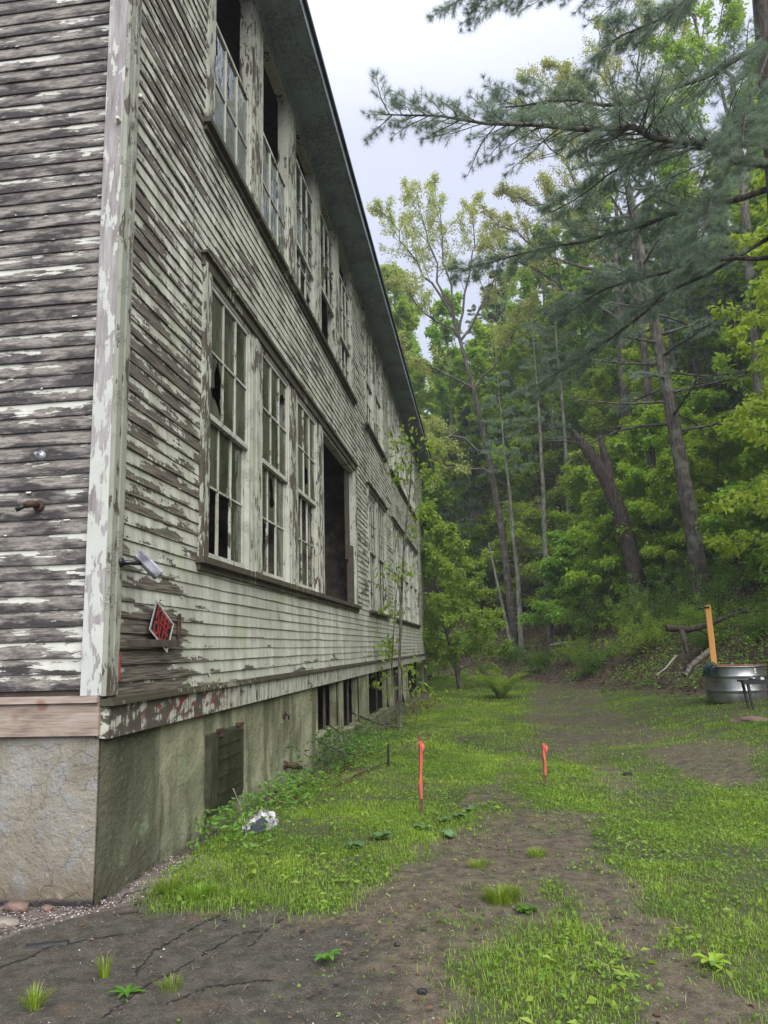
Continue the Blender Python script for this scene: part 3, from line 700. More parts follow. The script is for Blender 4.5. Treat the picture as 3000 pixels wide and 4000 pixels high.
def window(y0, z0, z1, up, lo, upz=None, loz=None, mat=None, lx=None):
    """up / lo: pane strings; upz / loz: (bottom, top) of each sash"""
    y1 = y0+WW; fb = MB()
    fb.box(-.14, .012, y0-.045, y0, z0, z1, j=.001); fb.box(-.14, .012, y1, y1+.045, z0, z1, j=.001)
    fb.box(-.14, .010, y0-.045, y1+.045, z1, z1+.045); fb.box(-.14, -.0, y0-.045, y1+.045, z0-.03, z0)
    w_ = fb.build('window', M['trim2'], B)
    mid = (z0+z1)/2
    upz = upz or (mid-.02, z1); loz = loz or (z0, mid+.03)
    if up is not None: sash(w_, y0+.004, y1-.004, upz[0], upz[1]-.002, -.004, up, mat, M['trim2'])
    if lo is not None: sash(w_, y0+.006, y1-.006, loz[0]+.002, loz[1], (lx if lx is not None else (-.045 if z0 < 5 else -.038)), lo, mat, M['trim2'])
    return w_
gl, gu = M['glass_lo'], M['glass_up']
lowdef = [('gggbgg', 'gggxxg'), ('ggbggg', 'gbgbxg'), ('ggggbg', 'bxxbbx'), (None, None), (None, None)]
for i, y in enumerate(G1):
    u_, l_ = lowdef[i]
    if i < 3: window(y, LOW[0], LOW[1], u_, l_, mat=gl)
# windows four and five: sashes and the post between are gone, one wide dark opening
mb = MB(); y0, y1 = G1[3], G1[4]+WW
mb.box(-.14, .012, y0-.045, y0, LOW[0], LOW[1]); mb.box(-.14, .03, y1, y1+.045, LOW[0], LOW[1]); mb.box(-.13, .008, y0-.045, y1+.045, LOW[1], LOW[1]+.045)
wo = mb.build('window_opening', M['trim2'], B)
mb = MB(); mb.box(-.13, -.09, y1-.36, y1-.001, LOW[0]+.9, LOW[1]-.02); mb.box(-.13, -.02, y1-.16, y1-.004, LOW[0], LOW[0]+1.2, j=.006); mb.build('inner_frame', M['dark_wood'], wo)
for k_, y in enumerate(G2): window(y, LOW[0], LOW[1], ['gggggg', 'gggggg'][k_], ['xgxxxg', 'xxgxxb'][k_], mat=gl)
for k_, y in enumerate(G3): window(y, LOW[0], LOW[1], ['xxxggg', 'gggggg', 'gggggg', 'xxxxxx', 'gggbgg'][k_], ['xggxxg', 'gggggg', 'xgxgxg', 'ggxggx', 'xxxxgg'][k_], mat=gl)
window(G1[0], UP[0], UP[1], None, 'gggggg', loz=(UP[0], 8.42), mat=gu, lx=-.012)
window(G1[1], UP[0], UP[1], None, 'gggggg', loz=(UP[0], 8.42), mat=gu, lx=-.012)
window(G1[2], UP[0], UP[1], 'gggggb', 'xgxbxb', upz=(7.84, 9.30), loz=(UP[0], 8.3), mat=gu)
window(G1[3], UP[0], UP[1], 'gbggbb', None, upz=(8.0, 9.52), mat=gu)
window(G1[4], UP[0], UP[1], 'ggbggg', 'xxxxgx', upz=(7.9, 9.25), loz=(UP[0], 8.0), mat=gu)
for k_, y in enumerate(G2): window(y, UP[0], UP[1], ['gggggg', 'gxgggx'][k_], ['xggxxx', 'xggxxg'][k_], upz=((8.2, 9.6) if k_ == 0 else None), mat=gu)
for k_, y in enumerate(G3): window(y, UP[0], UP[1], ['xxxxxx', 'gggggg', 'xxxggg', 'gggggg', 'xxxxxx'][k_], ['xxgxxg', 'ggggxg', 'gggggg', 'xxxggg', 'ggxggx'][k_], mat=gu)
# casings between and around the windows, sills
for (z0, z1, tall) in ((LOW[0]-.03, LOW[1]+.045, 'low'), (UP[0]-.03, UP[1]+.045, 'up')):
    for gi, (g, a, b) in enumerate(GROUPS):
        def post(ya, yb):
            mb = MB(); mb.box(-.12, .004, ya, yb, z0, z1); wv = (yb-ya)
            mb.box(.0045, .022, ya+.045, yb-.045, z0+.02, z1-.0, j=.001) if wv > .3 else None
            if wv > .3: mb.box(.0225, .032, ya+wv*.40, yb-wv*.40, z0+.03, z1-.01, j=.001)
            mb.build('window_post', M['trim'], B)
        for i in range(len(g)-1):
            if tall == 'low' and gi == 0 and i == 3: continue
            post(g[i]+WW+.046, g[i+1]-.046)
        mb = MB(); mb.box(-.1, .040, a, g[0]-.046, z0-.02, z1+.06, j=.001); mb.box(.0405, .052, a+.0, a+.05, z0, z1+.05, j=.001); mb.build('window_casing', M['trim'], B)
        mb = MB(); mb.box(-.1, .038, g[-1]+WW+.046, b, z0-.02, z1+.06, j=.001); mb.build('window_casing', M['trim'], B)
        hb = MB(); 
        if tall == 'low': hb.box(-.1, .046, a-.02, b+.02, z1+.001, z1+.115); hb.box(-.1, .080, a-.05, b+.05, z1+.1155, z1+.140); hb.build('head_casing', M['sill'], B)
        sb = MB(); sb.box(-.14, .100, a-.06, b+.06, z0-.062, z0-.004, j=.002); sb.box(-.02, .048, a-.03, b+.03, z0-.125, z0-.063); sb.build('window_sill', M['sill'], B)
# eaves
mb = MB(); mb.box(-.02, .040, .05, L_B, 9.895, 9.99); mb.box(-.02, .075, .0, L_B, 9.992, 10.02); mb.build('frieze_board', M['soffit'], B)
EX, EZ = .585, 10.03
mb = MB()
y = -.55
while y < L_B+.3:
    e_ = min(L_B+.35, y+random.uniform(2.5, 4)); jz = random.uniform(-.01, .01)
    for x0, x1 in ((-.0, .19), (.195, .385), (.39, EX-.02)): mb.box(x0, x1, y, e_-.004, EZ+jz+random.uniform(-.004, .004), EZ+.02+jz)
    y = e_
mb.build('soffit', M['soffit'], B)
mb = MB(); ys_ = np.linspace(-.6, L_B+.4, 60); wz_ = [random.gauss(0, .006)+.014*math.sin(y_*.6) for y_ in ys_]
for i in range(59):
    for xx in (EX, EX-.02): mb.quad((xx, ys_[i], EZ-.02+wz_[i]), (xx, ys_[i+1], EZ-.02+wz_[i+1]), (xx, ys_[i+1], EZ+.15+wz_[i+1]), (xx, ys_[i], EZ+.15+wz_[i]))
    mb.quad((EX, ys_[i], EZ-.02+wz_[i]), (EX, ys_[i+1], EZ-.02+wz_[i+1]), (EX-.02, ys_[i+1], EZ-.02+wz_[i+1]), (EX-.02, ys_[i], EZ-.02+wz_[i]))
mb.build('fascia_board', M['soffit'], B)
mb = MB(); RX = -W_B/2; RZ = 13.3
t_ = .07
for sx, ex in ((1, EX+.05), (-1, -W_B-EX-.05)):
    a = (ex, -.65, EZ+.13); b = (ex, L_B+.45, EZ+.13); c_ = (RX, L_B+.45, RZ); d_ = (RX, -.65, RZ)
    up = lambda p: (p[0], p[1], p[2]+t_)
    mb.quad(a, b, c_, d_); mb.quad(up(a), up(b), up(c_), up(d_)); mb.quad(a, b, up(b), up(a)); mb.quad(b, c_, up(c_), up(b)); mb.quad(a, d_, up(d_), up(a))
mb.build('roof', M['roof'], B)
mb = MB(); mb.poly([(EX, L_B+.38, EZ+.12), (-W_B-EX, L_B+.38, EZ+.12), (RX, L_B+.38, RZ)]); mb.poly([(EX, L_B+.36, EZ+.12), (-W_B-EX, L_B+.36, EZ+.12), (RX, L_B+.36, RZ)]); mb.build('rake_board', M['soffit'], B)
# steel coal hatch in the foundation
hx = .0
mb = MB(); 
for q_ in ((1.95, 2.0, .16, .85), (2.85, 2.90, .16, .85), (2.0, 2.85, .80, .85), (2.0, 2.85, .16, .21)): mb.box(-.03, hx+.045, *q_)
hf = mb.build('hatch_frame', M['hatch_frame'], B)
mb = MB(); mb.box(-.01, .062, 2.0, 2.85, .205, .83)
for z in (.30, .45, .60, .73): mb.box(.0622, .074, 2.1, 2.76, z, z+.018)
for y in (2.02, 2.79): mb.box(.0622, .076, y, y+.035, .22, .81)
mb.box(.0622, .077, 2.34, 2.56, .478, .54)
mb.build('hatch_door', M['hatch'], hf)
for y in (2.12, 2.70):
    mb = MB(); mb.box(.03, .088, y, y+.07, .82, .885, j=.004); mb.tube([(.07, y-.03, .875), (.07, y+.1, .875)], .018, 8); mb.build('hinge', M['rust'], hf)
# hanging wire down the siding, loose chain hook on the skirt
mb = MB(); mb.tube([(.05, 1.28, 6.1), (.055, 1.27, 5.2), (.045, 1.285, 4.4), (.05, 1.27, 3.8)], .004, 5); mb.build('hanging_wire', M['black_iron'], B)
mb = MB()
mb.tube([(.055, 5.9, 1.13), (.09, 5.93, 1.12), (.09, 5.97, 1.09), (.07, 5.98, 1.04)], .007, 6)
for i in range(5): mb.lathe([(.012, -.004), (.016, 0), (.012, .004), (.008, 0)], (.07, 5.98, 1.02-i*.032), 10, 'X' if i % 2 else 'Y')
mb.build('chain_hook', M['rust'], B)

# ---------------------------------------------------------------- plants
def norm(a): return a/np.maximum(np.linalg.norm(a, axis=-1, keepdims=True), 1e-9)
def leaf_quads(P, D, size, rg, flat=.6, droop=.4, wid=.55, spread=.9, svar=.35):
    n = len(P); a = norm(D*(1-spread*.5)+rg.normal(size=(n, 3))*spread*np.array([1, 1, .6])-np.array([0, 0, droop]))
    nn = norm(rg.normal(size=(n, 3))*(1-flat)+np.array([0, 0, flat*1.6])); b = norm(np.cross(a, nn)); nn = np.cross(b, a)
    s = size*(1+rg.uniform(-svar, svar, (n, 1)))
    V = np.stack([P, P+a*s*.45+b*s*wid*.5+nn*s*.10, P+a*s-nn*s*.06, P+a*s*.45-b*s*wid*.5+nn*s*.10], 1).reshape(-1, 3)
    F_ = np.arange(n*4).reshape(n, 4); return V, F_, np.repeat(rg.random(n), 4)
def needle_tris(P, D, length, width, k, rg, fwd=.75):
    n = len(P); P = np.repeat(P, k, 0); D = np.repeat(D, k, 0)
    a = norm(D*fwd+norm(rg.normal(size=(n*k, 3)))); b = norm(np.cross(a, rg.normal(size=(n*k, 3))))
    L = length*rg.uniform(.7, 1.15, (n*k, 1))
    V = np.stack([P+b*width*.5, P-b*width*.5, P+a*L], 1).reshape(-1, 3)
    F_ = np.arange(n*k*3).reshape(-1, 3); return V, F_, np.repeat(np.repeat(rg.random(n), k), 3)
def basis(d):
    d = d/np.linalg.norm(d); h = np.array([0, 0, 1.]) if abs(d[2]) < .9 else np.array([1., 0, 0])
    a = np.cross(d, h); a /= np.linalg.norm(a); return d, a, np.cross(d, a)
def curve(p0, d, L, n, rg, wob=.12, trop=(0, 0, 0)):
    pts = [np.array(p0, float)]; d = d/np.linalg.norm(d); tr = np.array(trop)
    for i in range(n):
        d = d+rg.normal(size=3)*wob+tr/n; d /= np.linalg.norm(d); pts.append(pts[-1]+d*L/n)
    return np.array(pts)
def pt_on(pts, t):
    f = t*(len(pts)-1); i = min(int(f), len(pts)-2); p = pts[i]+(pts[i+1]-pts[i])*(f-i); return p, pts[i+1]-pts[i]
class Plant:
    def __init__(s, seed): s.rg = np.random.default_rng(seed); s.mb = MB(); s.P = []; s.D = []
    def tube(s, pts, r0, r1, n=5): s.mb.tube(pts, list(np.linspace(r0, r1, len(pts))), n, cap=False)
    def twigs(s, pts, r, spec, t0=.15):
        """recursive side branches; spec = list of dicts (n, len, ang, trop, wob)"""
        rg = s.rg; sp_ = spec[0]; Lp = np.linalg.norm(np.diff(pts, axis=0), axis=1).sum()
        n = max(2, int(sp_['n']*(rg.uniform(.8, 1.2))))
        for k in range(n):
            t = t0+(1-t0)*(k+rg.random()*.8)/n; p, d = pt_on(pts, min(t, .999)); d, a, b = basis(d)
            ang = sp_['ang']*rg.uniform(.7, 1.2); az_ = rg.uniform(0, 6.283)
            if sp_.get('planar'):                       # fan out sideways, as pine and beech sprays do
                side = np.cross(d, [0, 0, 1.]); side /= max(np.linalg.norm(side), 1e-6); side *= (1 if k % 2 else -1)
                nd = d*math.cos(ang)+side*math.sin(ang)+np.array([0, 0, rg.normal()*sp_['planar']])
            else: nd = d*math.cos(ang)+(a*math.cos(az_)+b*math.sin(az_))*math.sin(ang)
            L = sp_['len']*rg.uniform(.6, 1.2)*(1-.55*t if sp_.get('taper', 1) else 1)
            if sp_.get('rel'): L = Lp*sp_['rel']*rg.uniform(.6, 1.1)*(1.15-t)
            q_ = curve(p, nd, L, sp_.get('seg', 4), rg, sp_.get('wob', .12), sp_.get('trop', (0, 0, 0)))
            r2 = max(.003, r*sp_.get('rr', .4)*(1-.5*t))
            s.tube(q_, r2, r2*.35, sp_.get('sides', 3))
            if len(spec) > 1: s.twigs(q_, r2, spec[1:])
            else:
                m_ = sp_.get('sites', 6)
                for i in range(m_):
                    pp, dd = pt_on(q_, min(.999, sp_.get('s0', .25)+(1-sp_.get('s0', .25))*(i+.5)/m_)); s.P.append(pp); s.D.append(dd/max(np.linalg.norm(dd), 1e-9))
    def leaves(s, k, jit, size, **kw):
        P_ = np.repeat(np.array(s.P), k, 0)+s.rg.normal(size=(len(s.P)*k, 3))*jit; D_ = np.repeat(np.array(s.D), k, 0)
        return leaf_quads(P_, D_, size, s.rg, **kw)
    def finish(s, root, bark, crown, leafmat, names=('trunk', 'crown')):
        t_ = s.mb.build(names[0], bark, root, smooth=True); t_.matrix_parent_inverse = Matrix.Identity(4)
        c_ = None
        if crown is not None: c_ = npmesh(names[1], crown[0], crown[1], leafmat, root, rnd=crown[2])
        return t_, c_
def copy_tree(o, parent=None):
    c = o.copy(); col.objects.link(c)
    if parent is not None: c.parent = parent
    for ch in [x for x in o.children]: copy_tree(ch, c)
    return c

# ---- tree kinds (built round their own base at the origin) ----
def forest_broadleaf(seed, h=15, clear=.35, crown_r=3.2, leafmat='maple', lsize=.17, dens=1.0, lean=(0, 0), layered=False):
    P = Plant(seed); rg = P.rg
    tp = [np.array([lean[0]*t*t*h*.25+rg.normal()*.05, lean[1]*t*t*h*.25+rg.normal()*.05, -.4+(h+.4)*t]) for t in np.linspace(0, 1, 9)]
    tp = np.array(tp); r0 = .011*h+.03; P.tube(tp, r0, .02, 8)
    n = int(20*dens)
    for k in range(n):
        t = clear+(1-clear)*(k+rg.random())/n; p, d = pt_on(tp, min(t, .98)); az_ = k*2.4+rg.normal()*.3
        el_ = (.15 if layered else .55)+.5*(t-clear)+rg.normal()*.12
        L = crown_r*(1.05-.75*((t-clear)/(1-clear))**1.5)*rg.uniform(.7, 1.15)
        q_ = curve(p, np.array([math.cos(az_)*math.cos(el_), math.sin(az_)*math.cos(el_), math.sin(el_)]), L, 6, rg, .13, (0, 0, -.15 if layered else .15))
        rb = r0*.33*(1.1-t); P.tube(q_, rb, rb*.3, 4)
        if layered: P.twigs(q_, rb, [dict(n=9, len=1, rel=.42, ang=.95, planar=.10, seg=3, trop=(0, 0, -.15)), dict(n=5, len=1, rel=.45, ang=.8, planar=.15, seg=2, sites=4)])
        else: P.twigs(q_, rb, [dict(n=8, len=1, rel=.42, ang=.8, seg=3), dict(n=5, len=1, rel=.5, ang=.8, seg=2, sites=4)])
    return P, P.leaves(5 if layered else 4, .12, lsize, flat=.8 if layered else .45, droop=.35, spread=.9)
def forest_conifer(seed, h=20, clear=.45, crown_r=2.6, dead=True, lean=(0, 0), live=True, dead_n=34, r0=None, upto=1.0, nk=7, nlen=.14, nw=.012):
    P = Plant(seed); rg = P.rg
    tp = np.array([[lean[0]*t*h*.15+.1*math.sin(t*5+seed)+rg.normal()*.02, lean[1]*t*h*.15+rg.normal()*.03, -.4+(h+.4)*t] for t in np.linspace(0, upto, 12)])
    r0 = r0 or .009*h+.03; P.tube(tp, r0, r0*(.12 if upto > .9 else .55), 8)
    if dead:
        for k in range(dead_n):
            t = .12+(clear*1.15-.12)*rg.random(); p, d = pt_on(tp, min(.98, t/upto)); az_ = rg.uniform(0, 6.28); L = rg.uniform(.3, 1.9)
            q_ = curve(p, np.array([math.cos(az_), math.sin(az_), rg.uniform(-.25, .35)]), L, 5, rg, .16, (0, 0, -.2)); P.tube(q_, .017, .004, 3)
            if rg.random() < .6: P.twigs(q_, .014, [dict(n=4, len=.5, ang=.8, seg=2, sites=0, wob=.25)]) 
    S = len(P.P); P.P = []; P.D = []
    if live:
        n = int((1-clear)*h*3.0)
        for k in range(n):
            t = clear+(1-clear)*(k+rg.random())/n; p, d = pt_on(tp, min(t, .98)); az_ = k*2.4+rg.normal()*.4
            L = crown_r*(1.08-((t-clear)/(1-clear)))**.7*rg.uniform(.6, 1.15)+.25
            q_ = curve(p, np.array([math.cos(az_), math.sin(az_), rg.uniform(-.05, .3)]), L, 6, rg, .07, (0, 0, -.1)); P.tube(q_, .03*(1.2-t)+.008, .006, 3)
            P.twigs(q_, .02, [dict(n=9, len=1, rel=.38, ang=.95, planar=.12, seg=3), dict(n=4, len=1, rel=.45, ang=.7, planar=.2, seg=2, sites=4)])
        return P, needle_tris(np.array(P.P)+rg.normal(size=(len(P.P), 3))*.03, np.array(P.D), nlen, nw, nk, rg)
    return P, None
def place(P, crown, name, loc, label, cat, bark, leaf, group=None, rz=0, s=1, parts=('trunk', 'crown')):
    o = empty(name, (0, 0, 0), label, cat, group); P.finish(o, BK[bark], crown, LF[leaf] if leaf else None, parts)
    o.location = tuple(loc); o.rotation_euler = (0, 0, rz); o.scale = (s, s, s); return o

# the standing trees one can tell apart, from the left of the clearing to the right
def base(x, y): return (x, y, gz(x, y)-.05)
# big pale spring tree behind the building's far end
def sparse_tree(seed, h, spread, fork=.42, lsize=.13, k=2, lean=(0, 0), nl=9):
    P = Plant(seed); rg = P.rg
    tp = np.array([[lean[0]*t*h*.3, lean[1]*t*h*.3, -.4+(h*fork+.4)*t] for t in np.linspace(0, 1, 6)])+rg.normal(size=(6, 3))*.06
    r0 = .30; P.tube(tp, r0, r0*.62, 9)
    for b_ in range(nl):
        az_ = b_*2.4+rg.normal()*.3; t = .62+.38*b_/(nl-1); p, _ = pt_on(tp, min(.999, t)); el_ = .75+.45*b_/(nl-1)+rg.normal()*.08
        L = h*(1-fork)*rg.uniform(.8, 1.12)*(.75+.25*b_/(nl-1))
        q_ = curve(p, np.array([math.cos(az_)*math.cos(el_)*spread, math.sin(az_)*math.cos(el_)*spread, math.sin(el_)]), L, 8, rg, .09, (0, 0, .25)); rb = r0*.42
        P.tube(q_, rb, .02, 6)
        P.twigs(q_, rb, [dict(n=11, len=1, rel=.40, ang=.65, seg=5, wob=.13, trop=(0, 0, .3), rr=.45, sides=4), dict(n=6, len=1, rel=.42, ang=.65, seg=3, wob=.15, trop=(0, 0, .2)), dict(n=4, len=1, rel=.5, ang=.6, seg=2, sites=3)], .2)
    return P, P.leaves(k, .10, lsize, flat=.2, droop=.9, spread=.8, wid=.5)
def limb_tree(seed, trunk, r0, limbs, lsize, k, tw=(15, 8, 5), rl=.46, r1=.4, flat=.2):
    """trunk and limbs as world points; twigs and leaves grow from them"""
    P = Plant(seed); rg = P.rg; b0 = np.array(trunk[0]); tp = np.array(trunk)-b0; P.tube(tp, r0, r0*r1, 9)
    for l in limbs:
        c_ = np.array(l)-b0; t = np.linspace(0, 1, len(c_)); tt = np.linspace(0, 1, 9); q_ = np.stack([np.interp(tt, t, c_[:, i]) for i in range(3)], 1); q_[1:-1] += rg.normal(size=(7, 3))*.16
        P.tube(q_, r0*.36, .015, 6)
        P.twigs(q_, r0*.3, [dict(n=tw[0], len=1, rel=rl, ang=.6, seg=5, wob=.13, trop=(0, 0, .3), rr=.42, sides=4), dict(n=tw[1], len=1, rel=.46, ang=.65, seg=3, wob=.15, trop=(0, 0, .2)), dict(n=tw[2], len=1, rel=.5, ang=.6, seg=2, sites=3)], .25)
    return P, P.leaves(k, .12, lsize, flat=flat, droop=.9, spread=.8, wid=.5), tuple(b0)
A = lambda *l: [at(*p) for p in l]
P, c, b = limb_tree(101, A((2016, 2540, 41), (1965, 2100, 41), (1905, 1760, 41), (1850, 1520, 41), (1775, 1250, 41)), .25,
    [A((1850, 1520, 41), (1650, 1430, 40), (1500, 1350, 39)), A((1800, 1330, 41), (1640, 1180, 40), (1470, 1050, 39)), A((1775, 1250, 41), (1620, 1000, 41), (1480, 820, 40)), A((1775, 1250, 41), (1670, 950, 42), (1590, 730, 42)),
     A((1775, 1250, 41), (1740, 950, 41), (1700, 700, 41)), A((1790, 1290, 41), (1850, 1000, 42), (1850, 780, 42)), A((1800, 1330, 41), (1920, 1120, 42), (1980, 850, 43)), A((1850, 1520, 41), (1990, 1350, 41), (2090, 1150, 41)), A((1905, 1760, 41), (1720, 1690, 40), (1560, 1660, 39)), A((1930, 1850, 41), (1760, 1800, 40), (1640, 1720, 39))], .15, 2)
place(P, c, 'spring_tree', b, 'tall pale yellow-green spring tree with forking limbs beyond the far end of the building', 'tree', 'pine', 'pale')
P, c, b = limb_tree(102, A((2480, 2200, 40), (2450, 1700, 40), (2420, 1250, 40), (2400, 950, 40)), .36,
    [A((2420, 1250, 40), (2150, 1080, 39), (1880, 950, 38)), A((2400, 1050, 40), (2180, 850, 39), (1960, 740, 38)), A((2400, 950, 40), (2200, 640, 40), (2020, 420, 40)), A((2400, 950, 40), (2290, 600, 41), (2200, 300, 41)), A((2400, 950, 40), (2420, 600, 40), (2400, 260, 40)),
     A((2400, 950, 40), (2560, 650, 41), (2600, 330, 41)), A((2420, 1150, 40), (2680, 850, 41), (2800, 560, 41)), A((2420, 1250, 40), (2700, 1100, 40), (2900, 900, 40)), A((2410, 1100, 40), (2100, 980, 41), (1900, 820, 42))], .14, 2)
place(P, c, 'spring_tree', b, 'thinly leafed tall tree with fine twigs against the sky, behind the pine boughs', 'tree', 'pine', 'pale')
P, c, b = limb_tree(103, A((3000, 2100, 26), (2960, 1400, 26), (2900, 700, 26), (2860, 300, 26)), .28,
    [A((2900, 700, 26), (2700, 420, 25), (2560, 150, 25)), A((2860, 300, 26), (2720, 80, 26), (2600, -150, 26)), A((2900, 700, 26), (2950, 350, 25), (3000, 50, 25)), A((2930, 1000, 26), (2750, 760, 25), (2600, 600, 25)), A((2880, 500, 26), (2780, 300, 27), (2850, -50, 27)), A((2950, 1200, 26), (3050, 900, 25), (3150, 500, 25))], .17, 3)
place(P, c, 'spring_tree', b, 'tall tree with mid-green leaves in the upper right corner, behind the near pine', 'tree', 'maple', 'maple')
P, c, b = limb_tree(104, A((2560, 2150, 33), (2530, 1500, 33), (2470, 900, 33), (2440, 620, 33)), .24,
    [A((2470, 900, 33), (2280, 600, 32), (2080, 430, 31)), A((2440, 620, 33), (2300, 400, 32), (2150, 240, 32)), A((2440, 620, 33), (2380, 300, 33), (2330, 90, 33)), A((2440, 620, 33), (2500, 250, 33), (2480, -60, 33)),
     A((2460, 760, 33), (2620, 420, 34), (2680, 60, 34)), A((2500, 1200, 33), (2300, 900, 32), (2120, 720, 31)), A((2450, 680, 33), (2250, 420, 33), (2060, 300, 33))], .12, 2)
place(P, c, 'spring_tree', b, 'lacy tall tree with tiny pale leaves, its crown just above the longest pine bough', 'tree', 'pine', 'pale')
# dead-twigged conifers left of the middle
P, c = forest_conifer(111, 19, .60, 2.0, dead_n=60, r0=.19); place(P, c, 'dead_twig_conifer', base(6.4, 38.2), 'slim conifer with bare dead twigs down its trunk, left of the other bare-twigged one', 'conifer', 'grey', 'needle')
P, c = forest_conifer(112, 22, .62, 2.0, dead_n=60, r0=.21); place(P, c, 'dead_twig_conifer', base(8.4, 43.4), 'straight pale grey conifer trunk with dead twigs, right of the shorter bare-twigged one', 'conifer', 'grey', 'needle')
P, c = forest_conifer(113, 17, .62, 2.1, dead_n=90, r0=.17, lean=(-.15, 0)); place(P, c, 'dead_twig_conifer', base(4.75, 39.6), 'dark conifer trunk bristling with dead twigs at the left edge of the woods', 'conifer', 'grey', 'needle')
P = Plant(114); P.tube(np.array([[0, 0, -.3], [-.35, 0, 2.2], [-.75, 0, 4.6], [-1.1, 0, 6.8]]), .12, .05, 7)
for k in range(16): p, d = pt_on(np.array([[0, 0, -.3], [-.35, 0, 2.2], [-.75, 0, 4.6], [-1.1, 0, 6.8]]), P.rg.uniform(.3, .98)); P.tube(curve(p, P.rg.normal(size=3), P.rg.uniform(.3, 1), 3, P.rg), .014, .004, 3)
place(P, None, 'dead_tree', base(4.3, 39.2), 'bare pale dead tree leaning left against the dark conifer', 'dead tree', 'grey', None)
# snapped stub
def stub():
    P = Plant(120); rg = P.rg
    tp = np.array([[0, 0, -.5], [-.05, 0, 1.2], [-.25, 0, 3.0], [-.62, 0, 4.9], [-1.15, 0, 6.6], [-1.8, 0, 7.9], [-2.5, 0, 9.0]]); 
    P.mb.tube(tp, [.52, .42, .37, .35, .33, .30, .10], 10, cap=False)
    P.mb.tube([(-1.0, 0, 6.3), (-1.0, .1, 7.4), (-1.15, .1, 8.3), (-1.2, .1, 8.7)], [.3, .24, .15, .04], 8, cap=False)
    for k in range(60):      # splinters and torn strips at the break
        p = np.array([-1.1-rg.random()*1.5, rg.normal()*.15, 7.4+rg.random()*1.3]); P.tube(curve(p, np.array([rg.normal()*.8, rg.normal()*.5, rg.uniform(-1, .9)]), rg.uniform(.4, 1.3), 3, rg, .2), .022, .004, 3)
    for k in range(40):
        p, d = pt_on(tp, rg.uniform(.35, .95)); P.tube(curve(p, np.array([rg.normal(), rg.normal()*.6, rg.uniform(-.8, .2)]), rg.uniform(.5, 1.6), 4, rg, .25, (0, 0, -.5)), .02, .004, 3)
    P.tube(np.array([[-1.9, 0, 8.3], [-3.0, -.1, 8.45], [-4.0, 0, 8.6]]), .06, .015, 5)
    return P
place(stub(), None, 'snapped_tree', base(9.9, 31.4), 'leaning dark tree trunk snapped off high up with a splintered top', 'broken tree', 'brown', None)
# big pines on the bank
def big_pine(seed, h, r0, lean, limbs, k=6):
    P = Plant(seed); rg = P.rg
    tp = np.array([[lean[0]*t*h+.06*math.sin(6*t), lean[1]*t*h, -.4+(h+.4)*t] for t in np.linspace(0, 1, 14)]); P.tube(tp, r0, r0*.2, 12)
    for (t, az_, el_, L, live) in limbs:
        p, d = pt_on(tp, t); q_ = curve(p, np.array([math.cos(az_)*math.cos(el_), math.sin(az_)*math.cos(el_), math.sin(el_)]), L, 8, rg, .06, (0, 0, -.1)); rb = .028*L**.5+.01
        P.tube(q_, rb, .012, 5)
        n0 = len(P.P)
        P.twigs(q_, rb, [dict(n=int(5*L**.5+5), len=1, rel=.33, ang=.85, planar=.12, seg=4, sides=3), dict(n=6, len=1, rel=.42, ang=.7, planar=.2, seg=3, sites=5 if live else 0)], .3)
    return P, needle_tris(np.array(P.P)+rg.normal(size=(len(P.P), 3))*.015, np.array(P.D), .12, .008, k, rg)
lm = []
rg = np.random.default_rng(5)
for i in range(46):
    t = .34+.64*i/46; az_ = i*2.4; L = 4.6*(1.05-t)**.6+.6; lm.append((t, az_, rg.uniform(-.05, .25), L, t > .42))
P, c = big_pine(131, 22, .36, (-.075, 0), lm, 7)
place(P, c, 'white_pine', base(11.0, 25), 'tall dark pine with lichened trunk and long bare limbs, behind the stock tank', 'pine', 'pine', 'needle')
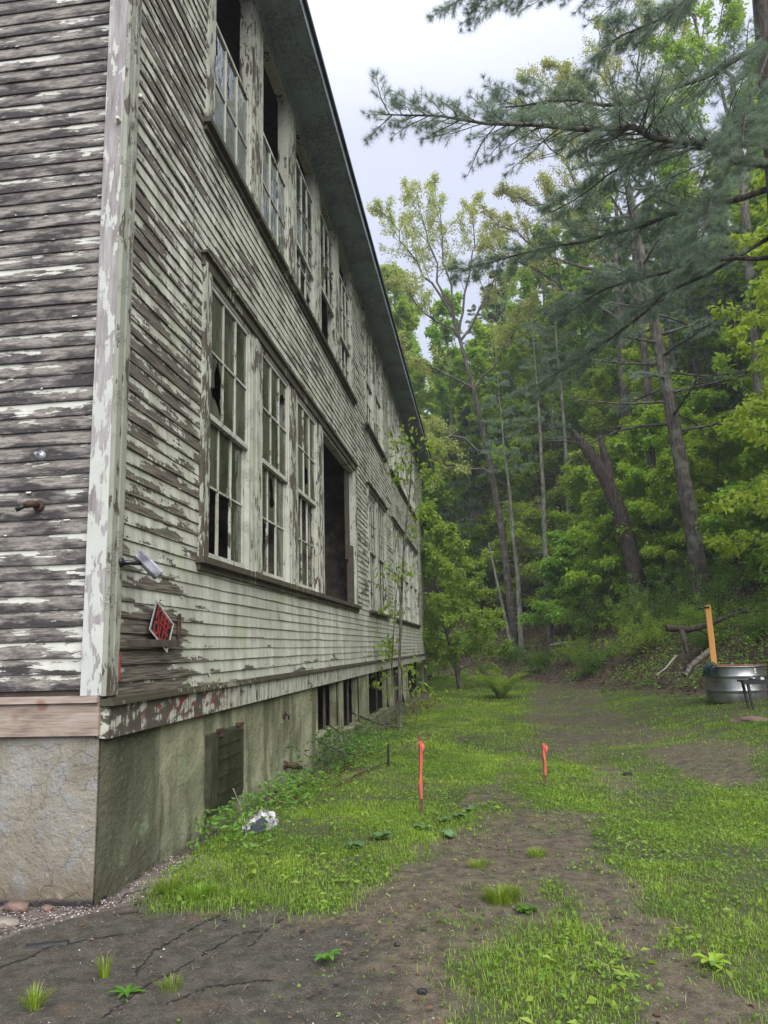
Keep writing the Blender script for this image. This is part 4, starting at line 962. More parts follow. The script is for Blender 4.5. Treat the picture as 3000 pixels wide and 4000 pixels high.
# near white pine: trunk just beyond the right of the view, boughs reaching over the lawn
def near_pine():
    P = Plant(140); rg = P.rg
    b0 = at(3190, 2400, 7.4); b1 = at(2995, 60, 7.4); b0[2] = gz(b0[0], b0[1])-.3
    top = b1+(b1-b0)*.55
    tp = np.array([b0+(top-b0)*t for t in np.linspace(0, 1, 10)]); P.tube(tp, .34, .14, 12)
    limbs = [([(3010, 640, 7.4), (2700, 560, 6.7), (2480, 512, 6.2), (2000, 478, 5.6), (1500, 448, 5.0)], .085, 1.0, 46),
             ([(3010, -250, 7.4), (2550, -120, 6.2), (2150, -70, 5.6), (1790, -25, 5.0)], .06, .9, 34),
             ([(3010, 120, 7.4), (2827, 290, 7.0), (2460, 405, 6.6), (2180, 395, 6.3), (1950, 420, 6.1)], .06, .9, 26),
             ([(3050, 720, 7.5), (2586, 858, 7.9), (2200, 955, 8.3), (1776, 1061, 8.7)], .06, .62, 26),
             ([(2990, 560, 7.4), (2596, 560, 7.9), (2400, 685, 8.3), (2150, 830, 8.8)], .045, .85, 26),
             ([(3050, 1000, 7.6), (2750, 1010, 8.0), (2400, 1110, 8.8), (2200, 1230, 9.4)], .045, .7, 20),
             ([(3060, 330, 7.4), (2900, 520, 6.6), (2800, 760, 6.0), (2720, 1000, 5.8)], .05, .8, 24),
             ([(3060, 60, 7.4), (2960, 300, 6.3), (2900, 560, 5.5)], .045, .8, 22),
             ([(3050, 900, 7.6), (2560, 1180, 9.0), (2330, 1370, 9.6), (2080, 1520, 10.0)], .04, .62, 20),
             ([(3050, -400, 7.4), (2850, -150, 6.0), (2600, 60, 5.4), (2350, 190, 5.2)], .05, .8, 24)]
    for pts, r_, wd_, n in limbs:
        c_ = np.array([at(*p) for p in pts]); t = np.linspace(0, 1, len(c_)); tt = np.linspace(0, 1, 11)
        q_ = np.stack([np.interp(tt, t, c_[:, i]) for i in range(3)], 1); q_[1:-1] += rg.normal(size=(9, 3))*.035
        P.tube(q_, r_, .010, 7)
        P.twigs(q_, r_*.6, [dict(n=int(n*1.9), len=wd_*1.45, ang=.85, planar=.16, seg=5, wob=.09, trop=(0, 0, -.1), rr=.35, sides=4),
                            dict(n=9, len=1, rel=.42, ang=.65, planar=.3, seg=3, wob=.1, rr=.5, sites=5, s0=.25)], .12)
        P.twigs(q_[6:], r_*.35, [dict(n=12, len=.5, ang=.7, planar=.2, seg=3, rr=.4, sites=6, s0=.2)], .1)
    return P, needle_tris(np.array(P.P), np.array(P.D), .12, .0030, 18, rg)
P, c = near_pine()
o = empty('white_pine', (0, 0, 0), 'near pine with long needled boughs reaching from the right across the sky', 'pine')
P.finish(o, BK['pine'], c, LF['needle'])

# maple at the right with big fresh leaves
def maple_right(seed, h, r_, limb_n, size):
    P = Plant(seed); rg = P.rg
    tp = curve((0, 0, -.3), np.array([.05, 0, 1]), h, 8, rg, .05); P.tube(tp, .11, .02, 7)
    for k in range(limb_n):
        t = .18+.8*k/limb_n; p, d = pt_on(tp, t); az_ = k*2.4
        q_ = curve(p, np.array([math.cos(az_), math.sin(az_), .35]), r_*(1.1-.6*t)*rg.uniform(.8, 1.1), 6, rg, .1, (0, 0, -.25)); P.tube(q_, .03, .008, 4)
        P.twigs(q_, .02, [dict(n=8, len=1, rel=.42, ang=.85, planar=.15, seg=3), dict(n=4, len=1, rel=.45, ang=.8, planar=.2, seg=2, sites=3)])
    return P, P.leaves(4, .08, size, flat=.35, droop=.75, spread=.8, wid=.6)
P, c = maple_right(151, 12.5, 3.7, 44, .14); ml = place(P, c, 'young_maple', base(10.4, 11.2), 'young maple with large fresh leaves hanging at the right edge above the tank', 'tree', 'maple', 'lime')
P, c = maple_right(152, 10.5, 3.6, 36, .15); place(P, c, 'young_maple', base(12.6, 16.4), 'young maple with bright leaves on the bank behind the leaning post', 'tree', 'maple', 'maple')

# layered understory maples
uk = []
for i, (sd_, h_, r_) in enumerate([(161, 6.5, 3.0), (162, 8.5, 3.4), (163, 5.0, 2.6)]):
    P, c = forest_broadleaf(sd_, h_, .18, r_, 'lime', .19, 1.3, layered=True)
    uk.append((P, c))
def ukind(i, name, loc, label, leaf, rz, s=1, grp=None):
    P, c = uk[i]; return place(P, c, name, loc, label, 'tree', 'maple', leaf, grp, rz, s)
U1 = ukind(0, 'understory_maple', base(9.0, 33.6), 'vivid lime layered young maple just left of and behind the snapped trunk', 'lime', .3)
U2 = ukind(1, 'understory_maple', base(11.6, 33.5), 'layered young maple behind the snapped trunk', 'lime', 1.9)
U3 = ukind(2, 'understory_maple', base(7.2, 36.0), 'small layered maple between the bare-twigged conifers', 'maple', 4)
GU = 'young layered maples on the wooded bank'
def dup(src, x, y, rz, s, label, group, name=None):
    o = copy_tree(src); o.location = base(x, y); o.rotation_euler = (0, 0, rz); o.scale = (s,)*3; o['label'] = label; o['group'] = group
    return o
for (k_, x, y, rz, s) in [(U1, 13.4, 29.5, 2, 1.0), (U2, 14.6, 36.5, 1, 1.1), (U1, 11.6, 30.9, .5, .9), (U2, 9.6, 40, 5, 1.1), (U1, 5.2, 44.5, 3, 1.1), (U2, 12.8, 42, 3.3, 1.3),
                           (U1, 15.2, 24.5, 3.6, 1.1), (U3, 13.0, 21.5, 1.2, 1.1), (U2, 17.5, 28.5, .2, 1.2), (U2, 7.0, 48, .2, 1.3), (U1, 17.2, 21, 5.2, 1.2), (U3, 3.2, 46.5, 2.2, 1.2), (U2, .5, 49.5, 1.2, 1.3), (U1, 10.8, 37, 4.2, 1.25),
                           (U2, 16.5, 48, 4.2, 1.5), (U2, 21, 40, 2.2, 1.4), (U1, 19.5, 33.5, 2.2, 1.5), (U2, 14, 54, .7, 1.5)]:
    dup(k_, x, y, rz, s, 'young maple with flat layered green sprays among the trunks on the wooded bank', GU)

# deep woods: individual trees, copied from a few kinds
kinds = []
P, c = forest_broadleaf(171, 23, .25, 5.0, 'maple', .27, 1.6); K1 = place(P, c, 'woodland_maple', base(15.2, 45.5), '', 'tree', 'maple', 'maple')
P, c = forest_broadleaf(172, 17, .18, 4.3, 'maple', .25, 1.5); K2 = place(P, c, 'woodland_maple', base(3.5, 50), '', 'tree', 'grey', 'lime')
P, c = forest_conifer(173, 23, .22, 3.8, dead_n=30, r0=.22, nk=15, nlen=.20, nw=.034); K3 = place(P, c, 'hemlock', base(9.6, 52), '', 'conifer', 'pine', 'dkneedle')
P, c = forest_conifer(174, 26, .50, 3.2, dead_n=40, r0=.24, nk=13, nlen=.19, nw=.03); K4 = place(P, c, 'woodland_pine', base(14.5, 39.3), '', 'conifer', 'pine', 'needle')
P, c = forest_conifer(175, 15, .08, 3.2, dead=False, r0=.15, nk=15, nlen=.20, nw=.036); K5 = place(P, c, 'hemlock', base(2.2, 47), '', 'conifer', 'pine', 'dkneedle')
for o, nm in ((K1, 'm1'), (K2, 'm2')): tag(o, 'full-leafed broadleaf tree standing deep in the hillside woods', group='broadleaf trees deep in the woods')
for o in (K3, K5): tag(o, 'dark drooping hemlock standing deep in the hillside woods', group='dark hemlocks deep in the woods')
tag(K4, 'straight bare-trunked pine with a high crown deep in the hillside woods', group='tall pines deep in the woods')
rg = np.random.default_rng(21)
pts_ = [(x.location[0], x.location[1]) for x in bpy.data.objects if x.type == 'EMPTY' and x.parent is None]
cnt = 0; tries = 0
while cnt < 135 and tries < 6000:
    tries += 1
    y = rg.uniform(20, 98); x = rg.uniform(-16, 62)
    d = float(toe_dist(x, y))
    if d < 5 or d > 66: continue
    u_ = (x-CAM[0])/(y-CAM[1])            # keep to the strip the view can see
    if u_ < -.30 or u_ > .80: continue
    if d < 12 and .05 < u_ < .30 and y < 40: continue
    if min(math.hypot(x-a, y-b) for a, b in pts_) < 2.3: continue
    pts_.append((x, y)); K = (K3, K1, K2, K5, K2, K1, K1, K2, K1, K4)[rg.integers(10)]
    dup(K, x, y, rg.uniform(0, 6.28), rg.uniform(.8, 1.2), K['label'], K['group']); cnt += 1
for (x, y, K, s) in [(-16, 4, K1, .8), (-18, 12, K2, .9), (-15.5, 20, K1, .8), (-17, 28, K5, .9)]: dup(K, x, y, 1.1*y, s, 'tree behind the abandoned building, glimpsed through its empty windows', 'trees behind the building')
for (K, x, y, s_) in [(K1, 8.2, 47.5, 1.1), (K1, 11.5, 52, 1.15), (K2, 5.8, 50.5, 1.1), (K1, 1.0, 51, 1.0), (K2, 15.8, 26.5, .95), (K1, 19.5, 31, 1.0), (K2, 14.2, 19.3, .9), (K1, 20.5, 38, 1.1), (K2, 12.4, 36.6, .8), (K1, -2.5, 49, 1.0), (K2, 17.8, 23.5, 1.0), (K1, 16.4, 41.5, 1.05), (K2, 18.5, 46, 1.1), (K1, 24, 42, 1.1)]:
    dup(K, x, y, x*1.7, s_, K['label'], K['group'])
# trunks one can pick out, thick, right half
P, c = forest_conifer(176, 24, .62, 2.4, dead_n=26, r0=.34, lean=(-.35, 0), nk=8); place(P, c, 'thick_trunk_pine', base(14.9, 45), 'thick rough trunk behind and left of the tall dark pine', 'conifer', 'grey', 'needle')
P, c = forest_conifer(177, 20, .7, 2.0, dead_n=34, r0=.15); place(P, c, 'slim_conifer', base(12.6, 47.5), 'slim mottled trunk left of the thick rough trunk', 'conifer', 'grey', 'needle')
P, c = forest_conifer(178, 19, .6, 2.4, dead_n=30, r0=.19); place(P, c, 'right_conifer', base(14.6, 22.6), 'lichened conifer trunk near the right edge, high on the bank', 'conifer', 'grey', 'dkneedle')

# bushy tree and sapling at the building's far side
def bushy(seed, h, r_, leaf_n, size, low=.12):
    P = Plant(seed); rg = P.rg; tp = curve((0, 0, -.2), np.array([-.06, 0, 1.]), h, 8, rg, .06); P.tube(tp, .13, .02, 7)
    for k in range(42):
        t = low+(.97-low)*k/42; p, d = pt_on(tp, t); az_ = k*2.4; L = r_*(1.05-.75*t**2)*rg.uniform(.6, 1.15)
        q_ = curve(p, np.array([math.cos(az_), math.sin(az_), .5]), L, 5, rg, .14, (0, 0, -.1)); P.tube(q_, .022, .006, 4)
        P.twigs(q_, .015, [dict(n=7, len=1, rel=.5, ang=.8, seg=3), dict(n=4, len=1, rel=.5, ang=.8, seg=2, sites=4)])
    return P, P.leaves(leaf_n, .09, size, flat=.3, droop=.6, spread=.9)
P, c = bushy(181, 9.0, 2.9, 6, .17); place(P, c, 'bushy_tree', base(1.5, 29.6), 'dense leafy small tree growing by the far corner of the building', 'tree', 'pine', 'maple')
P, c = bushy(182, 4.2, 1.8, 3, .12, .05); place(P, c, 'leafy_shrub', base(-.2, 35.5), 'leafy shrub behind the far corner of the building', 'shrub', 'pine', 'maple')
def sapling():
    P = Plant(190); rg = P.rg
    st = np.array([at(*p) for p in [(1563, 2850, 12.8), (1560, 2596, 12.9), (1568, 2347, 13.0), (1578, 2123, 13.0), (1598, 1949, 13.1), (1608, 1800, 13.2)]]); st[0][2] = gz(st[0][0], st[0][1])-.05
    P.tube(st, .045, .014, 6)
    st2 = np.array([at(*p) for p in [(1560, 2860, 12.8), (1530, 2600, 12.7), (1545, 2350, 12.7), (1560, 2230, 12.8)]]); P.tube(st2, .018, .008, 5)
    for a, (u, v) in [((1605, 1820), (1520, 1700)), ((1605, 1820), (1720, 1700)), ((1598, 1950), (1540, 1790)), ((1590, 2040), (1680, 1950)), ((1600, 1900), (1700, 1830)), ((1578, 2150), (1640, 2040)),
                      ((1568, 2300), (1480, 2230)), ((1568, 2250), (1600, 2240)), ((1535, 2560), (1490, 2500)), ((1560, 2640), (1470, 2680)), ((1562, 2640), (1630, 2620)), ((1562, 2700), (1680, 2720)),
                      ((1570, 2400), (1520, 2390)), ((1608, 1800), (1560, 1870)), ((1540, 2480), (1500, 2560)), ((1608, 1800), (1600, 1650))]:
        p0 = at(a[0], a[1], 13.0); p1 = at(u, v, 12.6+rg.random()*.8); q_ = np.array([p0, p0*.55+p1*.45+np.array([0, 0, .10]), p1]); P.tube(q_, .010, .004, 4)
        for i in range(7): pp, dd = pt_on(q_, .45+.54*i/7); P.P.append(pp); P.D.append(dd/np.linalg.norm(dd))
    return P, P.leaves(5, .15, .15, flat=.35, droop=.9, spread=.8, wid=.5)
P, c = sapling(); o = empty('sapling', (0, 0, 0), 'thin sapling with sparse drooping leaf clusters growing against the building wall', 'sapling'); P.finish(o, BK['pine'], c, LF['maple'])

# bushes along the foot of the bank
def bush(seed, r_, h, size, n=26):
    P = Plant(seed); rg = P.rg
    for k in range(n):
        az_ = rg.uniform(0, 6.28); el_ = rg.uniform(.35, 1.4); L = (r_*math.cos(el_)+h*math.sin(el_))*rg.uniform(.7, 1.1)
        q_ = curve((rg.normal()*.12, rg.normal()*.12, -.05), np.array([math.cos(az_)*math.cos(el_), math.sin(az_)*math.cos(el_), math.sin(el_)]), L, 5, rg, .14, (0, 0, -.2)); P.tube(q_, .012, .004, 3)
        P.twigs(q_, .009, [dict(n=7, len=1, rel=.4, ang=.8, seg=2, sites=5)])
    return P, P.leaves(4, .07, size, flat=.4, droop=.3, spread=1.0)
P, c = bush(201, 1.3, 1.4, .085); BU1 = place(P, c, 'bush', base(8.6, 24.2), 'largest bright bush at the foot of the bank, below the snapped trunk', 'bush', 'brown', 'maple', parts=('stems', 'foliage'))
P, c = bush(202, 1.1, 1.0, .085); BU2 = place(P, c, 'bush', base(7.1, 27.6), 'round green bush at the bank foot, left of the largest bush', 'bush', 'brown', 'mid', parts=('stems', 'foliage'))
P, c = bush(203, 1.2, 2.2, .09, 30); BU3 = place(P, c, 'bush', base(9.6, 27.2), 'tall green bush round the base of the snapped trunk', 'bush', 'brown', 'mid', parts=('stems', 'foliage'))
for (K, x, y, rz, s) in [(BU1, 6.9, 31.5, 1, .8), (BU2, 5.6, 34.6, 2, .9), (BU2, 4.2, 39.3, 3, .8), (BU1, 9.9, 22.0, 4, .8), (BU3, 11.6, 28.4, 5, .9), (BU3, 10.9, 23.4, 1, .8), (BU3, 13.4, 25.5, 2, 1.1), (BU1, 12.6, 19.3, 3, 1.1),
                         (BU3, 12.0, 16.4, 4, 1.1), (BU1, 11.6, 13.0, 5, 1.0), (BU2, 10.3, 17.3, 1, .7), (BU1, 2.0, 42, 2, 1), (BU3, -.5, 42.5, 3, 1), (BU3, 8.2, 33, 4, 1.0), (BU2, 9.5, 19.7, 2, .6), (BU3, 15, 21, 2, 1.4), (BU3, 14.4, 17.5, .3, 1.5), (BU1, 9.4, 30.5, .8, 1.0), (BU3, 12.4, 32, 2.8, 1.0)]:
    dup(K, x, y, rz, s, 'low leafy bush on the lower slope of the bank', 'bushes along the bank')

# fern
def fern():
    P = Plant(211); rg = P.rg; V = []; 
    for k in range(26):
        az_ = rg.uniform(0, 6.28); q_ = curve((0, 0, 0), np.array([math.cos(az_)*.5, math.sin(az_)*.5, 1]), rg.uniform(.85, 1.15), 8, rg, .03, (math.cos(az_)*.5, math.sin(az_)*.5, -.25)); P.tube(q_, .006, .002, 3)
        for i in range(26):
            p, d = pt_on(q_, .12+.86*i/26); side = np.cross(d, [0, 0, 1.]); side /= max(np.linalg.norm(side), 1e-6)
            for s_ in (-1, 1): P.P.append(p); P.D.append(side*s_+d*2)
    n = len(P.P); P_ = np.array(P.P); D_ = np.array(P.D); return P, leaf_quads(P_, D_, .12, rg, flat=.7, droop=.15, spread=.08, wid=.28, svar=.2)
P, c = fern(); place(P, c, 'fern', base(3.15, 24.6), 'tall green fern clump standing alone on the lawn', 'fern', 'maple', 'maple', s=1.35, parts=('stems', 'fronds'))

# ---- ground cover that nobody could count
def blades(n, xr, yr, h, w_, seed, thr=.0, bend=.6):
    rg = np.random.default_rng(seed); x = rg.uniform(*xr, n); y = rg.uniform(*yr, n)
    # nearer ground gets more blades
    so_ = .07+.004*np.maximum(y, 0); k = grass_density(x+rg.normal(size=n)*so_, y+rg.normal(size=n)*so_*1.6); keep = (rg.random(n) < np.clip((k-thr), 0, 1)) & ~((x < .06) & (y < 31) & (y > -.03))
    x, y = x[keep], y[keep]; kk = k[keep]; z = HG(x, y)-.005; m_ = len(x)
    az_ = rg.uniform(0, 6.283, m_); hh = h*(.35+1.1*rg.random(m_)**1.6)*(.35+1.0*vnoise(x, y, 2.6, 31))*(.45+.7*kk)*(.7+.6*vnoise(x, y, 9, 35)); be = bend*rg.uniform(.2, 1.2, m_)
    dx, dy = np.cos(az_), np.sin(az_); px, py = -dy*w_*.5, dx*w_*.5
    b = np.stack([x, y, z], 1); o_ = np.stack([px, py, 0*px], 1)
    mid = b+np.stack([dx*hh*be*.3, dy*hh*be*.3, hh*.6], 1); tip = b+np.stack([dx*hh*be, dy*hh*be, hh*(1-.35*be)], 1)
    V = np.stack([b-o_, b+o_, mid+o_*.8, mid-o_*.8, tip], 1).reshape(-1, 3); i = np.arange(m_)*5
    Fq = np.stack([i, i+1, i+2, i+3], 1); Ft = np.stack([i+3, i+2, i+4, i+4], 1)
    r_ = np.clip(rg.random(m_)*.6+.5*vnoise(x, y, 1.1, 33)-.05+.25*sst(.2, 1.0, kk-.3), 0, 1)
    return V, i, np.repeat(r_, 5), m_
def join_blades(sets):
    Vs = []; Fs = []; Rs = []; off = 0
    for V, i, r_, m_ in sets:
        Vs.append(V); Rs.append(r_); ii = i+off
        Fs.append(np.stack([ii, ii+1, ii+2, ii+3], 1)); Fs.append(np.stack([ii+3, ii+2, ii+4], 1)); off += m_*5
    V = np.concatenate(Vs); me = bpy.data.meshes.new('grass'); q4 = np.concatenate([f for f in Fs if f.shape[1] == 4]); t3 = np.concatenate([f for f in Fs if f.shape[1] == 3])
    me.vertices.add(len(V)); me.vertices.foreach_set('co', V.astype(np.float32).ravel())
    li = np.concatenate([q4.ravel(), t3.ravel()]).astype(np.int32); me.loops.add(len(li)); me.loops.foreach_set('vertex_index', li)
    me.polygons.add(len(q4)+len(t3)); ls = np.concatenate([np.arange(len(q4))*4, len(q4)*4+np.arange(len(t3))*3]).astype(np.int32)
    me.polygons.foreach_set('loop_start', ls); me.polygons.foreach_set('loop_total', np.concatenate([np.full(len(q4), 4), np.full(len(t3), 3)]).astype(np.int32)); me.update(calc_edges=True)
    a = me.attributes.new('rnd', 'FLOAT', 'POINT'); a.data.foreach_set('value', np.concatenate(Rs).astype(np.float32))
    me.materials.append(LF['grass']); o = bpy.data.objects.new('grass', me); col.objects.link(o); return o
gr = join_blades([blades(60000, (.1, 6), (-2, 9), .05, .003, 45, bend=1.1),blades(190000, (.1, 5.2), (-2.0, 3.2), .044, .0034, 41, bend=1.0), blades(150000, (.1, 9.5), (3.0, 9.0), .042, .005, 42),
                  blades(110000, (-.2, 9.5), (9, 21), .055, .011, 43), blades(90000, (-4, 9), (21, 43), .07, .024, 44)])
tag(gr, kind='stuff'); gr['label'] = 'short green lawn grass growing in patches'
def scatter(n, xr, yr, seed, f):
    rg = np.random.default_rng(seed); x = rg.uniform(*xr, n); y = rg.uniform(*yr, n); k = f(x, y); keep = rg.random(n) < k; x, y = x[keep], y[keep]
    return x, y, HG(x, y), rg
def cover(name, n, xr, yr, seed, f, size, lift, mat, flat=.8, droop=0, wid=.8, tall=0):
    x, y, z, rg = scatter(n, xr, yr, seed, f); P_ = np.stack([x, y, z+lift+rg.random(len(x))*tall], 1); D_ = norm(rg.normal(size=P_.shape)*np.array([1, 1, .25]))
    V, F_, r_ = leaf_quads(P_, D_, size, rg, flat=flat, droop=droop, spread=.4, wid=wid, svar=.45)
    o = npmesh(name, V, F_, mat, rnd=r_); tag(o, kind='stuff'); return o
clump = lambda x, y: vnoise(x, y, .9, 51)
cover('clover', 95000, (.1, 8.6), (-2, 9), 52, lambda x, y: np.clip(grass_density(x, y)*1.4, 0, 1)*sst(.38, .62, .6*clump(x, y)+.4*vnoise(x, y, 4, 57)), .024, .012, LF['weed'], tall=.035, flat=.6)
cover('broad_lawn_leaves', 7000, (.1, 6), (-2, 9), 58, lambda x, y: grass_density(x, y)*(vnoise(x, y, 3, 59) > .62), .055, .015, LF['maple'], tall=.035, flat=.55, wid=.5)
cover('ground_weeds', 20000, (-1, 9), (9, 41), 53, lambda x, y: grass_density(x, y)*sst(.4, .7, clump(x, y))*.8, .06, .02, LF['weed'], tall=.04)
hillf = lambda x, y: sst(-.3, .6, toe_dist(x, y))*sst(.42, .62, vnoise(x, y, .55, 61)+.12*vnoise(x, y, 2.2, 62))*(((x-CAM[0])/(y-CAM[1])) < .75)
cover('bank_undergrowth', 90000, (-4, 26), (9, 58), 63, hillf, .10, .03, LF['mid'], flat=.5, tall=.42, wid=.55)
cover('bank_sprouts', 34000, (2, 18), (9, 44), 66, lambda x, y: hillf(x, y)*.8, .085, .2, LF['maple'], flat=.5, tall=.45, wid=.55)
cover('leaf_litter', 70000, (-4, 24), (8, 55), 64, lambda x, y: sst(-.6, .5, toe_dist(x, y))*(((x-CAM[0])/(y-CAM[1])) < .75), .10, .01, LF['dead'], flat=.85, tall=.02)
cover('leaf_litter', 2600, (.0, 1.1), (3.5, 24), 65, lambda x, y: sst(.9, .1, x-.02*y)*.9, .06, .01, LF['dead'], flat=.7, tall=.03)
cover('wall_foot_weeds', 9000, (.05, 1.3), (.6, 14), 67, lambda x, y: sst(.8, .15, x-.03*y)*sst(.40, .58, vnoise(x, y, 1.4, 68)), .055, .02, LF['mid'], flat=.3, tall=.24, wid=.45)
cover('wall_brush', 5200, (.05, 1.2), (4.6, 12), 69, lambda x, y: sst(.85, .25, x-.02*y)*sst(.5, .62, vnoise(x, y, 1.1, 70)), .065, .05, LF['deep'], flat=.3, tall=.55, wid=.45)
cover('fallen_leaf_bits', 7000, (-.6, 6), (-2, 9), 81, lambda x, y: .5*(grass_density(x, y) < .5)*sst(.3, .7, vnoise(x, y, 1.2, 82)), .030, .006, LF['dead'], flat=.85, tall=.008)
cover('tiny_sprouts', 5200, (.8, 6), (-2, 9), 83, lambda x, y: .75*(grass_density(x, y) < .45)*sst(.5, .72, vnoise(x, y, 1.8, 84)), .018, .006, LF['weed'], flat=.6, tall=.02)
cover('straw_bits', 9000, (-.6, 6), (-2, 9), 85, lambda x, y: .4+0*x, .055, .006, mat_leaf('dry_straw', (.13, .10, .055), (.32, .27, .17), .1, .6, (.3, .25, .1)), flat=.95, tall=.01, wid=.06)
def pebbles(name, x, y, z, size, rg, mat):
    ico = np.array([(0,0,1),(.9,0,.1),(.3,.85,0),(-.7,.55,.1),(-.7,-.5,0),(.3,-.85,.1),(0,0,-.6)]); fc = np.array([(0,1,2),(0,2,3),(0,3,4),(0,4,5),(0,5,1),(6,2,1),(6,3,2),(6,4,3),(6,5,4),(6,1,5)])
    n = len(x); s = size*rg.uniform(.4, 1.3, (n, 1, 1)); v = ico[None]*s*rg.uniform(.6, 1.2, (n, 1, 3))*rg.uniform(.85, 1.15, (n, 7, 3)); a = rg.uniform(0, 6.28, n); c_, s_ = np.cos(a)[:, None], np.sin(a)[:, None]
    vx = v[..., 0]*c_-v[..., 1]*s_; vy = v[..., 0]*s_+v[..., 1]*c_; V = np.stack([vx+x[:, None], vy+y[:, None], v[..., 2]*.7+z[:, None]], -1).reshape(-1, 3)
    F_ = (fc[None]+np.arange(n)[:, None, None]*7).reshape(-1, 3); o = npmesh(name, V, F_, mat, rnd=np.repeat(rg.random(n), 7)); tag(o, kind='stuff'); return o
def mat_peb():
    q = NM('mixed_gravel'); r_ = q.attr('rnd'); c = q.ramp(r_, (.0, (.035, .028, .025)), (.45, (.11, .085, .075)), (.8, (.20, .155, .14)), (.97, (.50, .46, .43))); return q.done(q.bsdf(c, .6, None, .35))
mp = mat_peb()
x, y, z, rg = scatter(42000, (-1.5, .7), (-1.3, 1.3), 71, lambda x, y: inpoly(x+(vnoise(x, y, 9, 90)-.5)*.12, y+(vnoise(x, y, 9, 91)-.5)*.12, GV)*(.35+.65*vnoise(x, y, 7, 92))); pebbles('gravel', x, y, z, .0072, rg, mp)
x, y, z, rg = scatter(9000, (-.3, 5.5), (-2, 8), 72, lambda x, y: .9*(grass_density(x, y) < .35)); pebbles('scattered_grit', x, y, z, .0055, rg, mp)
x, y, z, rg = scatter(700, (.6, 5.5), (-2, 7), 73, lambda x, y: .9*(grass_density(x, y) < .4)*(vnoise(x, y, 1.5, 74) > .4)); pebbles('dirt_clods', x, y, z, .013, rg, M['dark_wood'])

# ---------------------------------------------------------------- things in the clearing
# grass tufts and weeds in the paving
def tuft(name, x, y, n, h, w_, label, spread=.12, seed=1, leaf='grass', cat='grass tuft', bend=.7):
    rg = np.random.default_rng(seed); a = rg.uniform(0, 6.283, n); r_ = spread*np.sqrt(rg.random(n)); hh = h*rg.uniform(.5, 1.15, n); be = bend*rg.uniform(.3, 1.2, n)
    bx, by = np.cos(a)*r_*.5, np.sin(a)*r_*.5; ox, oy = np.cos(a)*hh*be, np.sin(a)*hh*be; px, py = -np.sin(a)*w_*.5, np.cos(a)*w_*.5; z0 = np.zeros(n)
    V = np.stack([np.stack([bx-px, by-py, z0-.01], 1), np.stack([bx+px, by+py, z0-.01], 1), np.stack([bx+ox*.4+px, by+oy*.4+py, hh*.6], 1), np.stack([bx+ox*.4-px, by+oy*.4-py, hh*.6], 1)], 1).reshape(-1, 3)
    T = np.stack([np.stack([bx+ox*.4-px, by+oy*.4-py, hh*.6], 1), np.stack([bx+ox*.4+px, by+oy*.4+py, hh*.6], 1), np.stack([bx+ox, by+oy, hh*(1.05-.4*be)], 1), np.stack([bx+ox, by+oy, hh*(1.05-.4*be)-.001], 1)], 1).reshape(-1, 3)
    V = np.concatenate([V, T]); F_ = np.arange(len(V)).reshape(-1, 4); o = npmesh(name, V, F_, LF[leaf], rnd=np.clip(np.tile(np.repeat(rg.random(n), 4), 2), 0, 1)); o.location = (x, y, gz(x, y)); tag(o, label, cat); return o
tuft('grass_tuft', 2.60, .22, 420, .085, .0045, 'round bright grass tuft alone in the bare dirt beside the narrow grass strip', .22, 1)
tuft('grass_tuft', .62, .16, 300, .11, .0035, 'bright fine grass tuft at the edge of the paving, nearest the building corner', .16, 2)
tuft('grass_tuft', .36, .28, 110, .13, .004, 'thin arching grass tuft growing in the gravel at the building corner', .12, 3, bend=1.1)
tuft('grass_tuft', .58, -1.03, 60, .10, .004, 'upright grass tuft in the paving, left of the toothed weed', .05, 4, bend=.4)
tuft('grass_tuft', .98, -1.14, 90, .06, .003, 'low wispy grass tuft in the paving, right of the toothed weed', .12, 5)
tuft('grass_tuft', .42, -1.38, 80, .10, .004, 'grass tuft nearest the lower left corner of the picture', .09, 6)
tuft('grass_tuft', 2.45, .95, 130, .07, .004, 'small flat grass tuft in the bare dirt short of the two stakes', .14, 7)
tuft('grass_tuft', 2.9, 1.35, 160, .08, .004, 'dark grass tuft in the bare strip between the lawns', .14, 8)
def rosette(name, x, y, n, L, wd_, label, seed, leaf='weed', up=.5, cat='weed'):
    rg = np.random.default_rng(seed); mb = MB()
    for k in range(n):
        a = 6.283*k/n+rg.normal()*.2; l = L*rg.uniform(.7, 1.15); e_ = up*rg.uniform(.4, 1.3); c_, s_ = math.cos(a), math.sin(a); m_ = 6; prev = None
        for i in range(m_+1):
            t = i/m_; r_ = l*t*.9; z = l*(e_*t-.75*e_*t*t)+.004; w2 = wd_*math.sin(math.pi*min(.98, t*.85+.12))*(1+.35*(i % 2)); 
            cur = ((c_*r_-s_*w2, s_*r_+c_*w2, z+w2*.2), (c_*r_, s_*r_, z), (c_*r_+s_*w2, s_*r_-c_*w2, z+w2*.2))
            if prev: mb.quad(prev[0], prev[1], cur[1], cur[0]); mb.quad(prev[1], prev[2], cur[2], cur[1])
            prev = cur
    o = mb.build(name, LF[leaf]); o.location = (x, y, gz(x, y)+.004); tag(o, label, cat); return o
rosette('weed', .79, -1.22, 7, .10, .011, 'toothed dandelion rosette in the dark paving at lower left', 1)
rosette('weed', 1.68, -.79, 6, .10, .015, 'small upright leafy weed alone in the middle of the paving', 2, up=1.2)
rosette('weed', 3.62, -.72, 8, .12, .02, 'pale yellowish broad weed near the lower right edge', 3, 'lime', up=.9)
rosette('weed', 2.75, .02, 9, .09, .02, 'broad leaved weed at the left edge of the narrow grass strip', 4)
GD_ = 'grey-green broad leaved plants by the tall stake'
first = rosette('dock_plant', 1.95, 2.2, 7, .10, .042, 'clump of round grey-green leaves on the grass edge near the tall stake', 5, 'dock', up=.8); first['group'] = GD_
